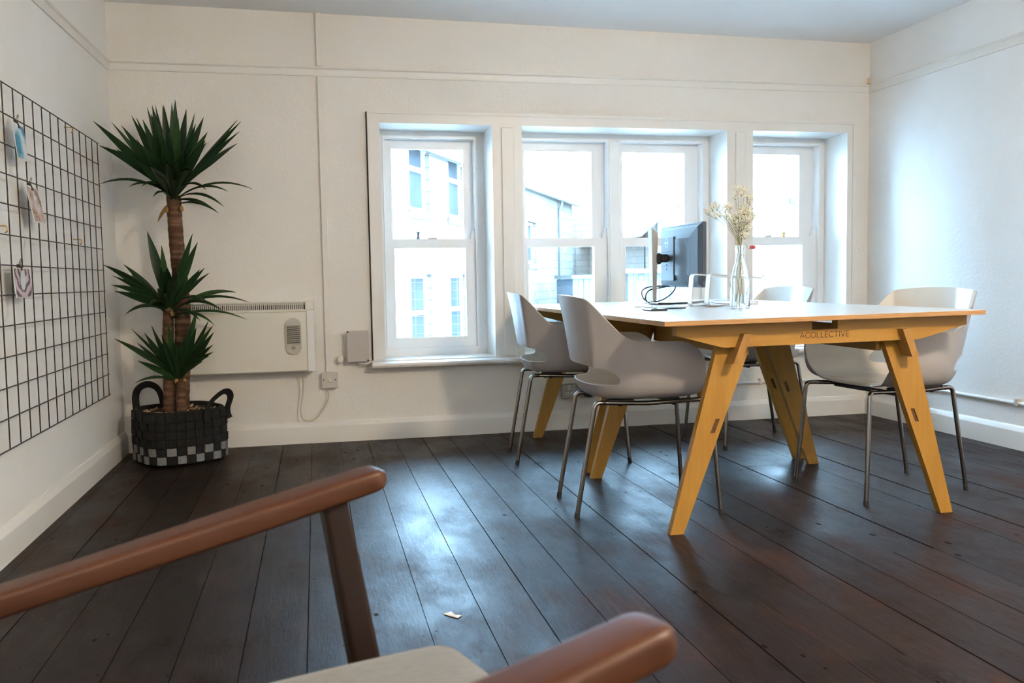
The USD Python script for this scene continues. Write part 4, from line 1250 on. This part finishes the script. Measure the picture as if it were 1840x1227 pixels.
# flat things on the table
ph = thing('phone', 'dark blue mobile phone lying on the table left of the bottle', 'phone', (1.385, 3.52, on(1.385) + .0003), -4)
obj('case', cbox((-.036, -.07, 0), (.036, .07, .0075), .003), M['slate'], ph)
obj('screen', cbox((-.034, -.068, .0074), (.034, .068, .0082), .0004), M['phone'], ph)
tag(obj('notebook', rotz(cbox((1.47, 3.60, on(1.5) + .0006), (1.56, 3.70, on(1.5) + .0056), .002), 12, (1.5, 3.65, 0)), M['slate']), 'thin dark notebook lying beside the phone', 'notebook')
tag(obj('paper_sheet', rotz(cbox((1.46, 3.76, on(1.6) + .0016), (1.67, 4.02, on(1.6) + .0026)), 8, (1.6, 3.9, 0)), M['paper']), 'white paper sheet lying in front of the laptop stand', 'paper')
tag(obj('orange_card', rotz(cbox((1.676, 3.60, on(1.7) + .0004), (1.74, 3.64, on(1.7) + .0012)), 14, (1.7, 3.6, 0)), M['orange']), 'small orange card under the edge of the laptop stand', 'card')
tag(obj('tablet', rotz(cbox((1.95, 4.02, on(2) + .0015), (2.13, 4.27, on(2) + .0075), .002), -10, (2.0, 4.1, 0)), M['slate']), 'dark flat tablet lying right of the bottle', 'tablet')
kb = thing('keyboard', 'low white keyboard lying behind the laptop stand', 'keyboard', (1.96, 3.93, on(1.9) + .0015), 86)
obj('keyboard_base', cbox((-.14, -.055, 0), (.14, .055, .008), .003), M['white_plastic'], kb)
for r in range(4):
    for c in range(12):
        obj('key', cbox((-.132 + c * .022, -.048 + r * .024, .0078), (-.132 + c * .022 + .019, -.048 + r * .024 + .020, .0105), .001), M['white_plastic'], kb)
ct = thing('cable_bundle', 'small coil of pale cable lying behind the laptop stand', 'cable', (1.845, 4.10, on(1.85) + .006))
for k in range(3):
    obj('loop', sweep(np.array([(.045 * math.cos(a) * (1 + .1 * k), .03 * math.sin(a), .002 * math.sin(3 * a) + .003 * k) for a in np.linspace(0, 2 * math.pi, 30)]), circ(.0025, 6), caps=False), M['silver'], ct, smooth=True)

# ------------------------------------------------------------------ armchair in the foreground
AA = math.radians(18)
ac = thing('wooden_armchair', 'wooden armchair with slim rounded arms and a grey cushion in the foreground', 'armchair', (0, 0, 0), 18)
# local: x forward, y to the sitter's left


def arm(l, tipf, tipz, slope, name):
    rear = -.30
    fs = np.r_[np.linspace(rear, tipf - .03, 22), tipf - .022, tipf - .016, tipf - .011, tipf - .007, tipf - .0035, tipf - .001, tipf]
    P, S = [], []
    for q in fs:
        d = tipf - q
        z = tipz - slope * d
        if q < .0:
            z -= .10 * q * q
        P.append((q, l, z - .002))
        end = 1.0 if d > .026 else math.sqrt(max(.004, 1 - (1 - d / .026) ** 2.2))
        wide = .94 + .18 * np.clip(1 - abs(d - .16) / .25, 0, 1)
        S.append((end * wide, end * (.95 + .1 * np.clip(1 - abs(d - .2) / .3, 0, 1))))
    pr = np.array([(.0265 * np.sign(math.cos(a)) * abs(math.cos(a)) ** .45, .0160 * np.sign(math.sin(a)) * abs(math.sin(a)) ** .50) for a in np.linspace(0, 2 * math.pi, 25)[:-1]])
    return obj(name, sweep(np.array(P), pr, np.array(S)), M['teak'], ac, smooth=60)


arm(1.150, .464, .609, .186, 'armrest')
arm(.530, .448, .601, .170, 'armrest')


def taper(a, b, wa, wb, r=.006, up0=(0, 1, 0)):
    P = np.linspace(a, b, 8)
    s = np.linspace(0, 1, 8)
    return sweep(P, rrect(1, 1, .22, 4), np.c_[wa[0] + (wb[0] - wa[0]) * s, wa[1] + (wb[1] - wa[1]) * s], up0=up0)


for l in (1.150, .530):
    tz = .575
    obj('leg', taper((.388, l, tz), (.428, l, .335), (.036, .030), (.042, .034)), M['teak_z_shaded'], ac, smooth=50)
    obj('lower_leg', taper((.428, l, .340), (.478, l, .0), (.042, .034), (.026, .026)), M['teak_z_shaded'], ac, smooth=50)
    obj('leg', taper((-.21, l, .47), (-.33, l, .0), (.042, .034), (.026, .026)), M['teak_z_shaded'], ac, smooth=50)
    obj('side_rail', cbox((-.24, l - .014, .235), (.435, l + .014, .290), .006), M['teak_z_shaded'], ac)
for f_ in (.40, -.20):
    obj('cross_rail', cbox((f_ - .014, .53, .225), (f_ + .014, 1.15, .285), .006), M['teak_z_shaded'], ac)


def pillow(lo, hi, r, puff):
    lo, hi = np.array(lo, float), np.array(hi, float)
    m = trimesh.creation.box(hi - lo)
    for _ in range(5):
        m = m.subdivide()
    h_ = (hi - lo) / 2
    v = m.vertices
    u = v / h_
    inner = np.clip(v, -(h_ - r), h_ - r)
    d = v - inner
    n = np.linalg.norm(d, axis=1, keepdims=True)
    v = inner + d / np.maximum(n, 1e-9) * np.minimum(n, r)
    k = np.argmin(h_)
    others = [i for i in range(3) if i != k]
    v[:, k] += puff * np.sign(v[:, k]) * np.clip(1 - u[:, others[0]] ** 4, 0, 1) * np.clip(1 - u[:, others[1]] ** 4, 0, 1)
    m.vertices = v + (lo + hi) / 2
    return m


obj('seat_cushion', pillow((-.10, .590, .275), (.532, 1.078, .392), .046, .016), M['cushion'], ac, smooth=True)
bc = pillow((-.05, .60, 0), (.06, 1.08, .48), .04, .012)
bc = xf(bc, trimesh.transformations.rotation_matrix(-.30, [0, 1, 0]))
bc.apply_translation((-.17, 0, .40))
obj('back_cushion', bc, M['cushion'], ac, smooth=True)
for l in (.62, 1.06):
    obj('back_post', taper((-.24, l, .25), (-.40, l, .86), (.034, .026), (.026, .024)), M['teak_z_shaded'], ac, smooth=50)
obj('top_rail', cbox((-.415, .60, .82), (-.385, 1.08, .89), .01), M['teak_z_shaded'], ac)

tag(obj('paint_flake', prism(Polygon([(.300, 2.27), (.323, 2.28), (.330, 2.255), (.346, 2.248), (.333, 2.232), (.316, 2.25)]), .0008, 'xy', .0008), M['paper']), 'tiny white paint flake on the dark floorboards', 'paint flake')

# ------------------------------------------------------------------ outside, across the street
tag(obj('street', cbox((-60, -60, -4.4), (60, 90, -4.2)), M['road']), 'grey street out of view below the windows, bounces daylight to the ceiling', kind='structure')
# building with its long front receding to the right
TH = math.radians(28)
fs_ = np.array([math.sin(TH), math.cos(TH), 0])
fn_ = np.array([-math.cos(TH), math.sin(TH), 0])      # away from us
FO = np.array([2.36, 18.0, 0.0])


def fac(s0, s1, z0, z1, d0, d1, c=0.0):
    """Box on the front: s along it, d depth behind it (negative = proud)."""
    m = cbox((s0, d0, z0), (s1, d1, z1), c)
    return xf(m, frame(FO, fs_, fn_, (0, 0, 1)))


FWIN = [(-1.24, -.16, 2.20, 3.86), (.96, 2.06, 2.20, 3.86), (-1.28, -.16, -.52, 1.0), (.96, 2.06, -.52, 1.0), (5.2, 6.2, -1.2, .25), (7.6, 8.6, 1.3, 2.5)]
EAVE, SEND = 3.40, 13.9
b1 = thing('stone_building', 'pale stone house across the street seen through the left windows', 'building', (0, 0, 0))
wallp = sbox(-6, -4.2, SEND, EAVE)
for (a, b, c, d) in FWIN:
    wallp = wallp.difference(sbox(a, c, b, d))
wm = trimesh.creation.extrude_polygon(wallp, .5, engine='earcut')
wm = trimesh.Trimesh(np.c_[wm.vertices[:, 0], wm.vertices[:, 2], wm.vertices[:, 1]], wm.faces[:, ::-1], process=False)
obj('wall', xf(wm, frame(FO, fs_, fn_, (0, 0, 1))), M['stone'], b1)
obj('wall_end', fac(SEND - .4, SEND, -4.2, EAVE, .5, 6), M['stone'], b1)
for (a, b, c, d) in FWIN:
    fr_ = cat(fac(a, a + .07, c, d, .10, .18), fac(b - .07, b, c, d, .10, .18), fac(a, b, c, c + .09, .10, .18), fac(a, b, d - .08, d, .10, .18), fac(a, b, (c + d) / 2 - .045, (c + d) / 2 + .045, .09, .18))
    w_ = obj('window_frame', fr_, M['far_frame'], b1)
    obj('pane', fac(a + .05, b - .05, c + .05, (c + d) / 2, .15, .16), M['far_glass'], w_)
    obj('pane', fac(a + .05, b - .05, (c + d) / 2, d - .05, .16, .17), M['far_glass'], w_)
    obj('window_ledge', fac(a - .12, b + .12, c - .14, c, -.07, .12), M['stone2'], b1)
    obj('lintel', fac(a - .15, b + .15, d, d + .20, -.02, .1), M['stone2'], b1)
    obj('room_back', fac(a - .05, b + .05, c - .05, d + .05, .46, .5), M['shed_board'], b1)
obj('gutter', fac(-6, SEND + .35, EAVE - .02, EAVE + .10, -.22, -.06), M['gutter'], b1)
obj('soffit', fac(-6, SEND + .3, EAVE + .03, EAVE + .09, -.10, .1), M['far_frame'], b1)
rp = np.array([(-6, -.2, EAVE + .08), (SEND + .35, -.2, EAVE + .08), (SEND + .35, 3.0, EAVE + 2.3), (-6, 3.0, EAVE + 2.3)])
rp = np.vstack([rp, rp - [0, 0, .12]])
obj('roof', xf(trimesh.convex.convex_hull(rp), frame(FO, fs_, fn_, (0, 0, 1))), M['slate_roof'], b1)
dpx = 11.5
dp = [(dpx, -.14, EAVE), (dpx, -.14, EAVE - .12), (dpx, -.07, EAVE - .30), (dpx, -.07, -4.2)]
obj('downpipe', xf(tube(dp, .05, 10, .05), frame(FO, fs_, fn_, (0, 0, 1))), M['gutter'], b1, smooth=True)

# gabled stone house further back, filling the right-hand windows
b2 = thing('gabled_building', 'pale stone gabled house further back behind the right windows', 'building', (0, 0, 0))
gp = Polygon([(10.1, -4.2), (34, -4.2), (34, 5.0), (21, 11.4), (10.1, 2.62)])
obj('gable_wall', prism(gp, .5, 'xz', 26.0), M['stone2'], b2)
for (xa, za) in ((9.7, 2.30), (34.4, 4.8)):
    rr = np.array([(xa, 25.7, za), (21, 25.7, 11.55), (21, 40, 11.55), (xa, 40, za)])
    rr = np.vstack([rr, rr + [0, 0, -.2]])
    obj('roof', trimesh.convex.convex_hull(rr), M['slate_roof'], b2)
obj('side_wall', cbox((10.1, 26.4, -4.2), (10.6, 40, 2.6)), M['stone2'], b2)
obj('downpipe', tube([(10.35, 25.92, 2.6), (10.35, 25.92, -4.2)], .06, 10), M['gutter'], b2, smooth=True)
obj('stone_ledge', cbox((14.8, 25.86, 3.15), (16.5, 26.05, 3.30)), M['stone'], b2)
# garden wall and timber sheds between the houses
gw = thing('stone_wall', 'rough high stone wall between the two houses', 'wall', (0, 0, 0))
obj('courses', cbox((9.3, 32.2, -4.2), (13.5, 32.8, 3.1)), M['stone2'], gw)
sh = thing('timber_shed', 'blue-grey timber shed in front of the high stone wall', 'shed', (0, 0, 0))
for k in range(5):
    x = 7.0 + k * .16
    obj('board', cbox((x, 23.9 + .01 * (k % 2), -4.2), (x + .152, 23.96, .88 - .02 * (k % 3)), .006), M['shed_board'], sh)
obj('shed_wall', cbox((7.0, 23.97, -4.2), (7.8, 25.6, .84)), M['shed_board'], sh)
obj('roof', cbox((6.95, 23.8, .86), (7.9, 25.7, .95)), M['slate_roof'], sh)
sh = thing('timber_shed', 'blue-grey timber shed with white window panels, at the foot of the gabled house', 'shed', (0, 0, 0))
for k in range(9):
    x = 8.62 + k * .16
    obj('board', cbox((x, 23.9 + .01 * (k % 2), -4.2), (x + .152, 23.96, .98 - .02 * (k % 3)), .006), M['shed_board'], sh)
obj('shed_wall', cbox((8.62, 23.97, -4.2), (10.05, 25.6, .95)), M['shed_board'], sh)
obj('roof', cbox((8.5, 23.7, .98), (10.2, 25.7, 1.10)), M['slate_roof'], sh)
for xx in (8.85, 9.25):
    obj('shed_window', cbox((xx, 23.86, .30), (xx + .26, 23.9, .75)), M['far_frame'], sh)
# faint church tower far away
tw = thing('church_tower', 'faint distant stone tower above the roofs', 'tower', (0, 0, 0))
obj('shaft', cbox((21.2, 58, -4.2), (22.7, 59.6, 6.9)), M['render'], tw)
for x in (21.1, 21.7, 22.4):
    obj('buttress', cbox((x, 57.7, -4.2), (x + .28, 58.1, 7.1)), M['render'], tw)
for x in (21.05, 22.35):
    obj('pinnacle', trimesh.creation.cone(.2, 1.0, sections=6).apply_translation((x + .2, 58, 7.0)), M['render'], tw)
